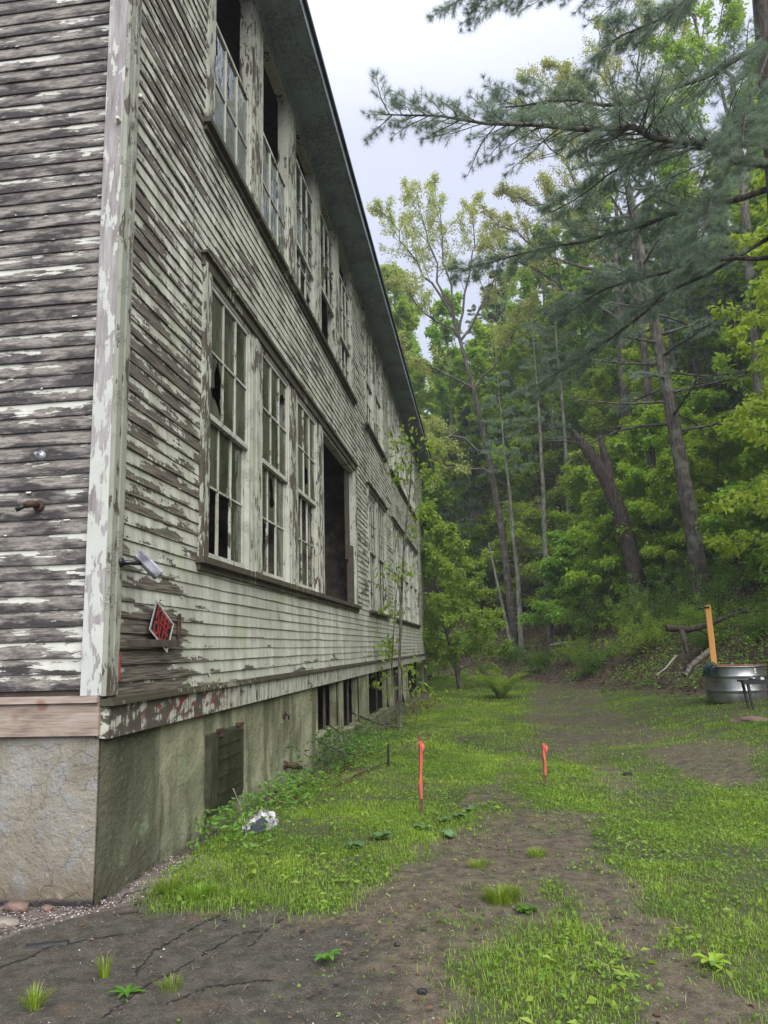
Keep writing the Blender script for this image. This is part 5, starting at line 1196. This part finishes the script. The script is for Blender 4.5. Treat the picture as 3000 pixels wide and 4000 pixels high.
for x, y, rz in ((2.12, 2.62, 1), (2.25, 2.85, 2), (1.62, 1.75, 3), (2.36, 3.1, 4), (2.2, 1.95, 5), (1.45, 1.45, 2)):
    c_ = first.copy(); col.objects.link(c_); c_.location = (x, y, gz(x, y)+.01); c_.rotation_euler = (0, 0, rz)
rosette('round_leaf', .80, .62, 1, .1, .045, 'single large round bright leaf in the grass near the building corner', 9, 'lime', up=1.6)

# asphalt cracks
mb = MB(); rg = np.random.default_rng(9)
for ln in ([(-.35,-.50),(-.18,-.27),(-.04,-.02),(.1,.24),(.27,.50),(.42,.62)], [(.74,-1.04),(.68,-.69),(.77,-.44),(.81,-.24),(.89,-.14),(.93,.06)], [(1.20,-.62),(1.24,-.29),(1.33,-.04),(1.44,.22)],
           [(.78,-1.44),(.86,-1.09),(.96,-.79),(1.1,-.44),(1.18,-.38)], [(-.06,-1.1),(.05,-.84),(.09,-.69),(.2,-.6),(.42,-.5)], [(1.02,-1.3),(1.2,-1.1),(1.45,-1.02)]):
    L_ = np.array(ln); t = np.linspace(0, len(L_)-1, len(L_)*14); px = np.interp(t, range(len(L_)), L_[:, 0])+rg.normal(size=len(t))*.008; py = np.interp(t, range(len(L_)), L_[:, 1])+rg.normal(size=len(t))*.008
    for i in range(len(t)-1):
        w1 = (.0022+.004*rg.random())*(rg.random() < .86)+.0004; d = np.array([px[i+1]-px[i], py[i+1]-py[i]]); n_ = np.array([-d[1], d[0]])/max(np.hypot(*d), 1e-6)
        q_ = []
        for (X1, Y1, s_) in ((px[i], py[i], 1), (px[i], py[i], -1), (px[i+1], py[i+1], -1), (px[i+1], py[i+1], 1)):
            a, b = X1+n_[0]*w1*s_, Y1+n_[1]*w1*s_; rr_ = float((vnoise(a, b, 9, 8)-.5)*.012+(vnoise(a, b, 28, 9)-.5)*.006+(vnoise(a, b, 2.5, 10)-.5)*.025); q_.append((a, b, gz(a, b)+rr_+.0045))
        mb.quad(*q_)
ck = mb.build('pavement_cracks', simple('crack_soil', (.012, .011, .010), .95)); tag(ck, kind='structure')

# stones and debris
def stone(name, loc, s, label, mat='stone', seed=1, cat='stone', rz=0):
    rg = random.Random(seed); import bmesh
    bm = bmesh.new(); bmesh.ops.create_icosphere(bm, subdivisions=2, radius=1)
    for v in bm.verts: v.co *= 1+rg.uniform(-.16, .16); v.co.x *= s[0]; v.co.y *= s[1]; v.co.z *= s[2]
    me = bpy.data.meshes.new(name); bm.to_mesh(me); bm.free(); me.materials.append(M[mat]); o = bpy.data.objects.new(name, me); col.objects.link(o); o.location = loc; o.rotation_euler = (0, 0, rz); tag(o, label, cat); return o
g3 = lambda x, y, d=0: (x, y, gz(x, y)+d)
stone('stone', g3(-.42, -.35, .01), (.10, .05, .03), 'flat grey stone in the gravel below the gable wall', 'stone', 1)
stone('red_stone', g3(-.50, -.10, .02), (.09, .05, .035), 'pile of reddish broken brick-like stone against the gable wall', 'red_stone', 2, 'stone')
stone('red_stone', g3(-.30, -.08, .01), (.04, .03, .02), 'small reddish stone chip beside the larger reddish one', 'red_stone', 3, 'stone')
stone('stone', g3(1.45, -.38, .008), (.016, .014, .010), 'small dark pebble right of the longest paving crack', 'char', 4, 'pebble')
stone('stone', g3(2.02, -.55, .008), (.020, .013, .010), 'black pebble pair in the reddish patch of paving', 'char', 5, 'pebble')
stone('stone', g3(2.3, -.72, .008), (.016, .013, .010), 'black pebble right of the pebble in the reddish patch', 'char', 6, 'pebble')
stone('stone', g3(.93, -.22, .008), (.016, .014, .011), 'black pebble at the end of the middle paving crack', 'char', 7, 'pebble')
stone('stone', g3(2.2, -1.12, .01), (.025, .02, .014), 'dark stone at the tip of the bottom grass patch', 'char', 8, 'stone')
stone('stone', g3(4.35, 5.6, .02), (.07, .05, .03), 'dark lump on the lawn right of the short stake', 'char', 9, 'stone')
stone('rock', g3(7.05, 9.1, .02), (.36, .22, .08), 'flat brown rock half sunk in the lawn in front of the black bench', 'red_stone', 10, 'rock')
mb = MB(); mb.tube([(0, 0, 0), (.07, .03, .004), (.13, .05, 0)], [.022, .026, .014], 8); o = mb.build('wood_chunk', M['dark_wood'], None, True); o.location = g3(.20, -.16, .015); tag(o, 'dark rotten chunk of wood lying on the gravel', 'wood')
mb = MB(); mb.box(-.11, .11, -.025, .025, 0, .012, j=.004); o = mb.build('dark_slab', M['char']); o.location = g3(.05, -.66, .003); o.rotation_euler = (0, 0, .35); tag(o, 'thin flat black slab lying where gravel meets paving', 'slab')
mb = MB(); mb.box(-.42, .42, -.05, .05, 0, .16); mb.box(-.36, .36, -.055, -.051, .03, .12); o = mb.build('black_kerb_block', M['char']); o.location = g3(5.1, 37.6, -.01); tag(o, 'small flat black block at the far edge of the lawn', 'block')

# survey stakes with pink tape
def stake(x, y, h, top, low_, label, lean, seed):
    e = empty('survey_stake', (0, 0, 0), label, 'stake', 'survey stakes with pink tape'); rg = random.Random(seed)
    mb = MB(); n = 6; w_ = .018
    for i in range(n):
        a, b = -.1+(h+.1)*i/n, -.1+(h+.1)*(i+1)/n; mb.box(-w_+lean*a, w_+lean*a, -w_*.6, w_*.6, a, b, j=.0006)
    mb.build('post', M['stake_wood'], e)
    rb = MB(); m_ = 22; pr = None
    for i in range(m_+1):
        t = i/m_; z = top-(top-low_)*t; off = .006+.006*math.sin(t*9+seed)*t*(1-t)*4; wd_ = (.020 if i else .024)*(1-.35*math.sin(t*7+1)**2); x0 = lean*z+.006+.006*math.sin(t*5+seed)
        cur = ((x0-wd_*.8, -.0145-off, z), (x0+wd_*.8, -.0135-off*.4, z))
        if pr: rb.quad(pr[0], pr[1], cur[1], cur[0])
        pr = cur
    rb.box(-w_-.0025+lean*top, w_+.0025+lean*top, -w_*.6-.0025, w_*.6+.0025, top-.006, top+.020, j=.001)
    pr = None
    for i in range(8):
        t = i/7; z = top-.13*t; cur = ((lean*z+.014+.012*t, -.014-.014*math.sin(t*3), z), (lean*z+.036+.012*math.sin(t*6), -.012, z-.004))
        if pr: rb.quad(pr[0], pr[1], cur[1], cur[0])
        pr = cur
    rb.build('pink_tape', M['ribbon'], e); e.location = g3(x, y); return e
stake(1.87, 3.02, .78, .70, .155, 'taller wooden stake with a long pink tape, standing in the grass near the building', .01, 1)
stake(3.22, 4.68, .49, .475, .13, 'shorter wooden stake wrapped in pink tape, standing right of the taller one', .035, 4)
mb = MB(); mb.tube([(0, 0, -.05), (.01, 0, .17), (.012, .01, .34)], [.022, .02, .018], 6); o = mb.build('dark_iron_stub', M['black_iron']); o.location = g3(1.07, 6.7); tag(o, 'short dark stub standing in the grass near the building wall', 'stub')
def stick(name, pts, r0, r1, label, cat='branch', mat='brown', tw=4, seed=1):
    P = Plant(seed); q_ = np.array(pts, float); c0 = q_[0].copy(); q_ = q_-c0; P.tube(q_, r0, r1, 7)
    for k in range(tw):
        p, d = pt_on(q_, .2+.75*P.rg.random()); P.tube(curve(p, d/np.linalg.norm(d)+P.rg.normal(size=3)*.6, P.rg.uniform(.12, .5)*min(2, np.linalg.norm(q_[-1])), 3, P.rg, .2), r1*.7, r1*.25, 4)
    o = P.mb.build(name, BK[mat], None, True); o.location = tuple(c0); tag(o, label, cat); return o
hz = lambda x, y, d=.04: (x, y, gz(x, y)+d)
stick('fallen_branch', [hz(.62, 4.6, .02), hz(.75, 5.6, .05), hz(.9, 6.6, .04), hz(1.1, 7.4, .02)], .014, .007, 'long thin fallen branch lying in the weeds along the building', mat='brown', seed=3)
stick('fallen_branch', [hz(.25, 5.6, .5), hz(.5, 6.2, .28), hz(.85, 7.4, .05)], .014, .006, 'thin dark branch propped against the first cellar pillar', mat='pine', tw=9, seed=4)
stick('fallen_branch', [hz(.15, 6.9, .62), hz(.45, 7.6, .3), hz(.7, 8.8, .05)], .013, .006, 'dark branch slanting down from the first cellar opening', mat='pine', tw=9, seed=5)
stick('fallen_branch', [hz(.1, 9.2, .7), hz(.5, 10.6, .35), hz(.9, 12.6, .1)], .018, .006, 'dark twiggy branch leaning on the pillar near the sapling', mat='pine', tw=10, seed=6)
stick('fallen_branch', [(.10, 2.42, .30), (.16, 2.47, .12), (.24, 2.40, gz(.24, 2.4))], .006, .004, 'thin pale twig leaning on the wall under the steel hatch', mat='pale', tw=1, seed=7)
stick('fallen_branch', [hz(1.55, 8.6, .25), hz(1.25, 8.3, .22), hz(1.15, 8.0, .1)], .012, .008, 'short dark branch in the grass behind the taller stake', mat='pine', tw=3, seed=8)
# fallen logs on the bank
la = [np.array(at(*p)) for p in [(2600, 2452, 19.0), (2686, 2460, 19.0), (2767, 2440, 19.2), (2821, 2417, 19.6), (2930, 2380, 20.2)]]
stick('fallen_log', la, .11, .06, 'long fallen log with loose bark lying across the bank behind the leaning post', 'log', 'brown', 3, 11)
stick('broken_stub', [at(2662, 2462, 18.95), at(2672, 2500, 18.8), at(2683, 2548, 18.7)], .09, .06, 'short broken limb hanging from the long fallen log', 'branch', 'pine', 0, 12)
stick('fallen_log', [at(2775, 2540, 17.2), at(2702, 2598, 16.7), at(2675, 2640, 16.3)], .09, .05, 'short lichened log lying down the bank left of the tank', 'log', 'maple', 2, 13)
stick('fallen_branch', [at(2640, 2562, 17.4), at(2600, 2610, 17.0), at(2560, 2640, 16.9)], .03, .012, 'pale thin branch lying down the bank left of the short log', 'branch', 'pale', 1, 14)
stick('fallen_branch', [at(2150, 2520, 34), at(2230, 2505, 33)], .05, .03, 'pale branch lying on the bank between bare-twigged trees', 'branch', 'pale', 1, 15)
stick('fallen_branch', [at(2862, 2590, 15.0), at(2840, 2615, 14.8)], .035, .02, 'short stick propped behind the tank', 'branch', 'grey', 0, 16)

# plastic bag and rubbish at the wall foot
rgx = random.Random(4); mb = MB(); nu, nv = 16, 9; base_i = 0
for i in range(nu+1):
    for j_ in range(nv+1):
        a = math.pi*j_/nv; t = i/nu; r_ = .105*math.sin(math.pi*(t*.86+.07))**.6; crk = rgx.uniform(-.022, .022)
        mb.v.append((math.cos(a)*(r_+crk)*.9, (t-.5)*.50, max(0, math.sin(a)*(r_*1.35+crk))+.01*rgx.random()+(.07*t*(1-t) if j_ == 4 else 0)))
for i in range(nu):
    for j_ in range(nv): a = i*(nv+1)+j_; mb.f.append((a, a+1, a+nv+2, a+nv+1)); mb.uv += [(0, 0)]*4
o = mb.build('plastic_bag', M['bag']); o.location = g3(.42, 2.25, -.01); o.rotation_euler = (.05, 0, -.35); tag(o, 'crumpled torn white plastic bag lying against the concrete wall', 'bag')
mb = MB(); mb.poly([(0, 0, .0), (.10, .02, .03), (.13, .10, .09), (.05, .16, .12), (-.03, .08, .07)]); mb.poly([(.001, 0, .0), (-.03, .08, .07), (-.07, .03, .02)]); o = mb.build('dark_scrap', M['navy']); o.location = g3(.42, 1.98); tag(o, 'scrap of dark plastic beside the white bag', 'scrap')

# KEEP OUT sign: a rectangle hung askew, lower corner tucked behind a loose board
sg = empty('keep_out_sign', (0, 0, 0), 'black diamond-hung sign with red KEEP OUT lettering nailed near the building corner', 'sign')
org = Vector((.062, .635, 2.016)); ux = Vector((.004, .345, -.182)); vx = Vector((.0, -.133, -.216))
hx_ = ux.normalized(); vx = (vx - hx_*vx.dot(hx_)).normalized(); W_, H_ = .385, .262; nx_ = hx_.cross(-vx).normalized()
if nx_.x < 0: nx_ = -nx_
def sgp(a, b, d): return tuple(org+hx_*a+vx*b+nx_*d)
def splate(mb, a0, a1, b0, b1, d0, d1):
    c_ = [sgp(a, b, d) for d in (d0, d1) for a, b in ((a0, b0), (a1, b0), (a1, b1), (a0, b1))]
    mb.quad(*c_[4:]); mb.quad(*c_[:4]); 
    for i in range(4): k = (i+1) % 4; mb.quad(c_[i], c_[k], c_[4+k], c_[4+i])
mb = MB(); splate(mb, 0, W_, 0, H_, 0, .003); mb.build('sign_plate', M['sign_black'], sg)
mb = MB()
for q_ in ((.002, W_-.002, .002, .010), (.002, W_-.002, H_-.010, H_-.002), (.002, .010, .010, H_-.010), (W_-.010, W_-.002, .010, H_-.010), (.020, W_-.020, .018, .0205), (.020, W_-.020, H_-.0205, H_-.018), (.018, .0205, .018, H_-.018), (W_-.0205, W_-.018, .018, H_-.018)): splate(mb, *q_, .0032, .0042)
mb.build('border', M['sign_white'], sg)
for txt, row in (('KEEP', 0), ('OUT', 1)):
    cu = bpy.data.curves.new('lettering', 'FONT'); cu.body = txt; cu.size = .146; cu.align_x = 'CENTER'; cu.extrude = .0005; cu.offset = .0028; cu.space_character = 1.06
    to = bpy.data.objects.new('lettering', cu); col.objects.link(to)
    dg = bpy.context.evaluated_depsgraph_get(); me = bpy.data.meshes.new_from_object(to.evaluated_get(dg)); bpy.data.objects.remove(to)
    me.materials.clear(); me.materials.append(M['sign_red']); lo = bpy.data.objects.new('lettering', me); col.objects.link(lo)
    o_ = org+hx_*W_/2+vx*(.125 if row == 0 else .238)+nx_*.0045; yv = -vx
    mt = Matrix(((hx_.x*.86, yv.x, nx_.x, o_.x), (hx_.y*.86, yv.y, nx_.y, o_.y), (hx_.z*.86, yv.z, nx_.z, o_.z), (0, 0, 0, 1)))
    me.transform(mt); lo.parent = sg
mb = MB(); mb.box(.070, .082, .13, 1.08, 1.655, 1.705, j=.003); mb.build('loose_board', M['dark_wood'], B)
mb = MB(); mb.box(.026, .040, 1.155, 1.195, 1.72, 1.93, j=.002); mb.build('rusty_strip', M['rust'], B)

# solar lamp on a black arm
lp = empty('security_lamp', (0, 0, 0), 'small silver security lamp on a black arm at the building corner', 'lamp')
mb = MB(); mb.tube([(.045, .07, 2.245), (.10, .10, 2.245), (.15, .17, 2.245), (.16, .24, 2.245)], [.020, .017, .016, .016], 10); mb.lathe([(.0, 0), (.034, 0), (.034, .012), (.0, .012)], (.045, .07, 2.245), 14, 'X'); mb.build('arm', M['black_plastic'], lp, True)
Mx = Matrix.Translation((.19, .32, 2.25)) @ Matrix.Rotation(R(38), 4, 'X') @ Matrix.Rotation(0, 4, 'Z')
mb = MB(); prof = [(-.055, .030), (-.045, .042), (.045, .042), (.055, .030), (.045, -.02), (.0, -.04), (-.045, -.02)]
dv = Vector((.55, .25, -.62)).normalized(); Mx = Matrix.Translation((.185, .20, 2.235)) @ dv.to_track_quat('Y', 'Z').to_matrix().to_4x4()
for i in range(len(prof)):
    a, b = prof[i], prof[(i+1) % len(prof)]; mb.quad(*[tuple(Mx @ Vector(p)) for p in ((a[0], -.11, a[1]), (b[0], -.11, b[1]), (b[0], .11, b[1]), (a[0], .11, a[1]))])
for s_ in (-.11, .11): mb.poly([tuple(Mx @ Vector((a, s_, b))) for a, b in prof])
mb.build('housing', M['silver'], lp)
mb = MB(); mb.poly([tuple(Mx @ Vector((a*.82, .1125, b*.82))) for a, b in prof]); mb.build('lens', M['lens'], lp)

# fittings on the gable wall
def world_on(u, v, y): return at(u, v, y)
c_ = at(160, 1780, -.02)
e = empty('broken_light_fitting', (0, 0, 0), 'broken grey round light fitting screwed to the gable boards', 'light fitting')
mb = MB(); mb.lathe([(0, -.028), (.028, -.026), (.034, -.014), (.038, .0)], tuple(c_), 22, 'Y'); mb.build('base_plate', M['silver'], e, True)
mb = MB(); mb.lathe([(.0, -.062), (.012, -.062), (.012, -.03), (.016, -.03), (.016, -.026)], tuple(c_+np.array([-.004, 0, .004])), 14, 'Y'); mb.build('socket', M['zinc'], e)
mb = MB()
for i in range(9):
    a0 = R(200-i*24+10-20) if False else R(25+i*15); a1 = R(25+(i+1)*15); r_ = .036
    mb.quad(*[(c_[0]+math.cos(a)*rr_, c_[1]-.03-dd, c_[2]+math.sin(a)*rr_) for a, rr_, dd in ((a0, r_, 0), (a1, r_, 0), (a1, r_+.004, .022), (a0, r_+.004, .022))])
mb.build('shade_rim', M['zinc'], e)
c_ = at(150, 1975, -.03)
e = empty('rusty_pipe_elbow', (0, 0, 0), 'rusty iron pipe elbow with round flange sticking out of the gable boards', 'pipe')
mb = MB(); mb.lathe([(0, -.014), (.036, -.012), (.042, -.004), (.042, .01)], tuple(c_), 20, 'Y'); mb.build('flange', M['rust'], e, True)
cv = Vector(c_); mb = MB(); mb.tube([cv+Vector((0, -.01, 0)), cv+Vector((-.005, -.05, .004)), cv+Vector((-.03, -.075, .0)), cv+Vector((-.052, -.085, -.012))], [.022, .025, .027, .024], 14); mb.build('elbow', M['rust'], e, True)
mb = MB(); mb.tube([cv+Vector((-.045, -.083, -.009)), cv+Vector((-.10, -.11, -.048))], .0165, 14); mb.build('pipe_end', M['black_iron'], e, True)
c_ = at(463, 468, -.075); e = empty('porcelain_insulator', (0, 0, 0), 'white porcelain wire insulator on the gable side of the corner board', 'insulator', 'wire insulators at the corner')
ps = [(0, -.03), (.013, -.03), (.017, -.024), (.012, -.014), (.018, -.006), (.018, .002), (.012, .010), (.016, .018), (0, .026)]
mb = MB(); mb.lathe(ps, tuple(c_), 16, 'Y'); mb.build('spool', M['porcelain'], e, True); mb = MB(); mb.tube([Vector(c_)+Vector((0, .02, 0)), Vector(c_)+Vector((.0, .03, -.012))], .006, 6); mb.build('screw', M['rust'], e)
c_ = at(548, 385, .10)
e = empty('insulator_bracket', (0, 0, 0), 'twisted rusty strap holding a small white insulator, at the long side of the corner', 'bracket', 'wire insulators at the corner')
cv = Vector(c_); mb = MB(); pr = None
for i in range(10):
    t = i/9; p = cv+Vector((-.055*t-.005, -.035*t+.01*math.sin(t*3), -.13*t)); wv = Vector((.022*math.cos(t*1.2), .018, 0)); cur = (tuple(p-wv), tuple(p+wv))
    if pr: mb.quad(pr[0], pr[1], cur[1], cur[0])
    pr = cur
mb.build('strap', M['porcelain_brown'], e)
mb = MB(); mb.lathe([(0, 0), (.018, 0), (.020, .006), (.013, .013), (.019, .020), (.019, .028), (0, .030)], tuple(cv+Vector((0, 0, .004))), 16, 'Z'); mb.build('spool', M['porcelain'], e, True)
# wall pipe on the long foundation, upper round fitting
c_ = Vector((.0, 4.80, .16)); e = empty('foundation_pipe', (0, 0, 0), 'rusty pipe elbow sticking out of the mossy foundation above the weeds', 'pipe')
mb = MB(); mb.lathe([(0, .012), (.052, .010), (.058, 0), (.058, -.03)], tuple(c_), 20, 'X'); mb.build('flange', M['rust'], e, True)
mb = MB(); mb.tube([c_+Vector((0, 0, 0)), c_+Vector((.07, .01, .0)), c_+Vector((.11, .03, -.01)), c_+Vector((.13, .07, -.025))], [.034, .038, .040, .036], 14); mb.build('elbow', M['rust'], e, True)
mb = MB(); mb.tube([c_+Vector((.128, .06, -.022)), c_+Vector((.155, .17, -.06))], .030, 14); mb.build('pipe_end', M['black_iron'], e, True)
c_ = Vector((-.005, 4.74, .80)); e = empty('wall_fitting', (0, 0, 0), 'round dark fitting high on the foundation wall', 'fitting')
mb = MB(); mb.lathe([(0, .02), (.03, .02), (.06, .008), (.07, -.02)], tuple(c_), 18, 'X'); mb.build('plate', M['rust'], e, True); mb = MB(); mb.tube([c_+Vector((.01, 0, 0)), c_+Vector((.06, .0, -.01)), c_+Vector((.065, 0, -.07))], [.016, .016, .010], 10); mb.build('spout', M['black_iron'], e, True)
# drain spout near the building's far corner
mb = MB(); mb.tube([(0, 0, 0), (.20, .02, .02)], .03, 10); o = mb.build('white_pipe_stub', M['white_sticker'], None, True); o.location = (.04, 29.4, 3.75); tag(o, 'short white pipe stub jutting from the far end of the wall', 'pipe')

# stock tank, bench, post, hose
TX, TY = 7.93, 12.55; TZ = gz(TX, TY)-.04; TR, TH = .62, .75
tk = empty('stock_tank', (TX, TY, TZ), 'round galvanised stock tank with a rusty wet rim at the foot of the bank', 'tank')
def lathe_obj(name, prof, c_, n, mat, par, smooth=True):
    mb = MB(); mb.lathe(prof, c_, n); return mb.build(name, mat, par, smooth)
pr_ = [(TR*.955, 0), (TR*.965, .02), (TR*.97, .18), (TR*.965, .20), (TR*.99, .225), (TR*1.0, .245), (TR*.99, .265), (TR*.968, .29), (TR*.975, .48), (TR*.97, .50), (TR*.995, .525), (TR*1.003, .545), (TR*.995, .565), (TR*.975, .59), (TR*.985, TH-.03), (TR*.985, TH-.02)]
lathe_obj('tank_wall', pr_, (TX, TY, TZ), 72, M['galv'], tk)
lathe_obj('rim', [(TR*.985, TH-.028), (TR*1.012, TH-.025), (TR*1.02, TH-.008), (TR*1.005, TH+.008), (TR*.975, TH+.004), (TR*.965, TH-.03), (TR*.96, .1)], (TX, TY, TZ), 72, M['galv'], tk)
mb = MB(); mb.v = []; rg = np.random.default_rng(3)
mb.poly([(TX+math.cos(a)*TR*.97, TY+math.sin(a)*TR*.97, TZ+TH-.012) for a in np.linspace(0, 6.283, 40)[:-1]]); mb.build('wet_soil', M['rust_soil'], tk)
o = pebbles('soil_crumbs', TX+rg.normal(size=160)*.30, TY+rg.normal(size=160)*.30, np.full(160, TZ+TH-.0), .03, rg, M['rust_soil']); o.parent = tk; o.matrix_parent_inverse = Matrix.Translation(-Vector(tk.location)); o['kind'] = 'stuff'
tcv = np.array([TX-CAM[0], TY-CAM[1]]); af = math.atan2(-tcv[1], -tcv[0])
def on_tank(da, z0, z1, w_, mat, name, d=.004):
    mb = MB(); n = 4
    for i in range(n):
        a0 = af+da-w_/2+w_*i/n; a1 = a0+w_/n; r_ = TR*.985+d; mb.quad((TX+math.cos(a0)*r_, TY+math.sin(a0)*r_, TZ+z0), (TX+math.cos(a1)*r_, TY+math.sin(a1)*r_, TZ+z0), (TX+math.cos(a1)*r_, TY+math.sin(a1)*r_, TZ+z1), (TX+math.cos(a0)*r_, TY+math.sin(a0)*r_, TZ+z1))
    return mb.build(name, mat, tk)
on_tank(.72, .60, .70, .07, M['white_sticker'], 'sticker'); on_tank(.72, .635, .665, .03, M['sign_black'], 'sticker_print', .006)
on_tank(-.82, .40, .47, .05, M['red_print'], 'red_mark')
for i in range(7): on_tank(-.70+i*.045, .425, .445+.008*(i % 2), .028, M['dark_wood'], 'dark_lettering')
# bench
BX, BY = 7.55, 10.55; bz = gz(BX, BY)
e = empty('black_bench', (BX, BY, bz), 'low black metal bench standing in front of the stock tank', 'bench')
mb = MB(); mb.box(BX-.14, BX+1.0, BY-.17, BY+.17, bz+.50, bz+.535); mb.box(BX-.14, BX+1.0, BY-.18, BY-.171, bz+.46, bz+.53); mb.build('seat', M['black_iron'], e)
for lx, ly in ((BX-.05, BY-.13), (BX-.05, BY+.15), (BX+.9, BY-.13), (BX+.9, BY+.15)):
    mb = MB(); mb.tube([(lx, ly, bz+.50), (lx+(.05 if lx < BX+.3 else -.05), ly-.03, bz-.03)], [.034, .026], 4); mb.build('leg', M['black_iron'], e)
mb = MB(); mb.lathe([(0, 0), (.07, 0), (.075, .03), (.06, .05), (0, .055)], (BX+.10, BY+.02, bz+.536), 20); o = mb.build('metal_lid', M['galv'], None, True); tag(o, 'small shiny metal lid lying on the black bench', 'lid')
mb = MB(); mb.box(-.03, .03, -.02, .02, 0, .04, j=.006); o = mb.build('white_cup', M['white_sticker']); o.location = (BX+.27, BY, bz+.537); tag(o, 'small white scrap on the black bench beside the metal lid', 'scrap')
mb = MB(); mb.tube([at(2968, 2640, 11.9), at(2990, 2645, 11.7), at(3040, 2665, 11.3)], .022, 8); mb.tube([at(2968, 2660, 11.9), at(3000, 2668, 11.7), at(3050, 2690, 11.3)], .02, 8); o = mb.build('black_pipe', M['black_plastic'], None, True); tag(o, 'pair of black pipes leading right from the stock tank', 'pipe')
# leaning post
p0 = Vector(at(2795, 2640, 13.35)); p1 = Vector(at(2764, 2364, 13.35)); ax = (p1-p0).normalized(); sx_ = ax.cross(Vector((0, 1, 0))).normalized(); sy_ = ax.cross(sx_)
e = empty('leaning_post', p0, 'new orange pine board leaning left behind the stock tank', 'post')
mb = MB(); c8 = [tuple(p+sx_*a+sy_*b) for p in (p0-ax*.5, p1) for a, b in ((-.062, -.02), (.062, -.02), (.062, .02), (-.062, .02))]
mb.quad(*c8[:4]); mb.quad(*c8[4:])
for i in range(4): k = (i+1) % 4; mb.quad(c8[i], c8[k], c8[4+k], c8[4+i])
mb.build('board', M['fresh_wood'], e)
mb = MB(); pt = p1-ax*.05; lft = -sx_ if sx_.x > 0 else sx_; mb.tube([pt+lft*.06+Vector((0, -.03, 0)), pt+lft*.16+Vector((0, -.03, -.01)), pt+lft*.22+Vector((0, -.02, -.06))], [.024, .022, .016], 8); mb.tube([pt+Vector((0, -.028, 0))-lft*.02, pt+lft*.07+Vector((0, -.03, 0))], .026, 8); mb.build('tap', M['black_plastic'], e, True)
mb = MB(); q0 = p0+ax*.10; c8 = [tuple(p+sx_*a+sy_*b) for p in (q0-ax*.12, q0+ax*.16) for a, b in ((-.02, -.05), (.065, -.05), (.065, -.021), (-.02, -.021))]
c8 = [tuple(Vector(p)+Vector((0, -.0, 0))) for p in c8]; mb.quad(*c8[:4]); mb.quad(*c8[4:])
for i in range(4): k = (i+1) % 4; mb.quad(c8[i], c8[k], c8[4+k], c8[4+i])
mb.build('bracket', M['black_plastic'], e)
# coiled hose hung over the tank's edge
mb = MB(); hc = Vector(at(2781, 2606, 12.25)); rg = random.Random(8)
for k in range(13):
    rr_ = rg.uniform(.09, .16); off = Vector((rg.uniform(-.05, .05), (k-6)*.022, rg.uniform(-.04, .02))); pts = []
    for i in range(15):
        a = math.pi*(-.12+1.24*i/14); pts.append(hc+off+Vector((math.cos(a)*rr_*.95, .02*math.sin(a*2), math.sin(a)*rr_*1.35-.1)))
    mb.tube(pts, .0105, 6)
mb.tube([hc+Vector((-.22, -.05, .06)), hc+Vector((-.36, -.1, -.0)), hc+Vector((-.42, -.12, -.06))], .0105, 6)
o = mb.build('garden_hose', M['hose'], None, True); tag(o, 'dark green garden hose coiled over the left rim of the stock tank', 'hose')

# ---------------------------------------------------------------- damp air
mb = MB(); mb.box(-124, 154, -44, 194, -3.5, 75); hz_ = mb.build('haze', None); q = NM('haze_air')
pv = q.n('ShaderNodeVolumePrincipled', {'Color': (.86, .92, 1.0), 'Density': .0010, 'Anisotropy': .2}); q.t.links.new(pv.outputs[0], q.out.inputs['Volume']); hz_.data.materials.append(q.m); tag(hz_, kind='stuff')
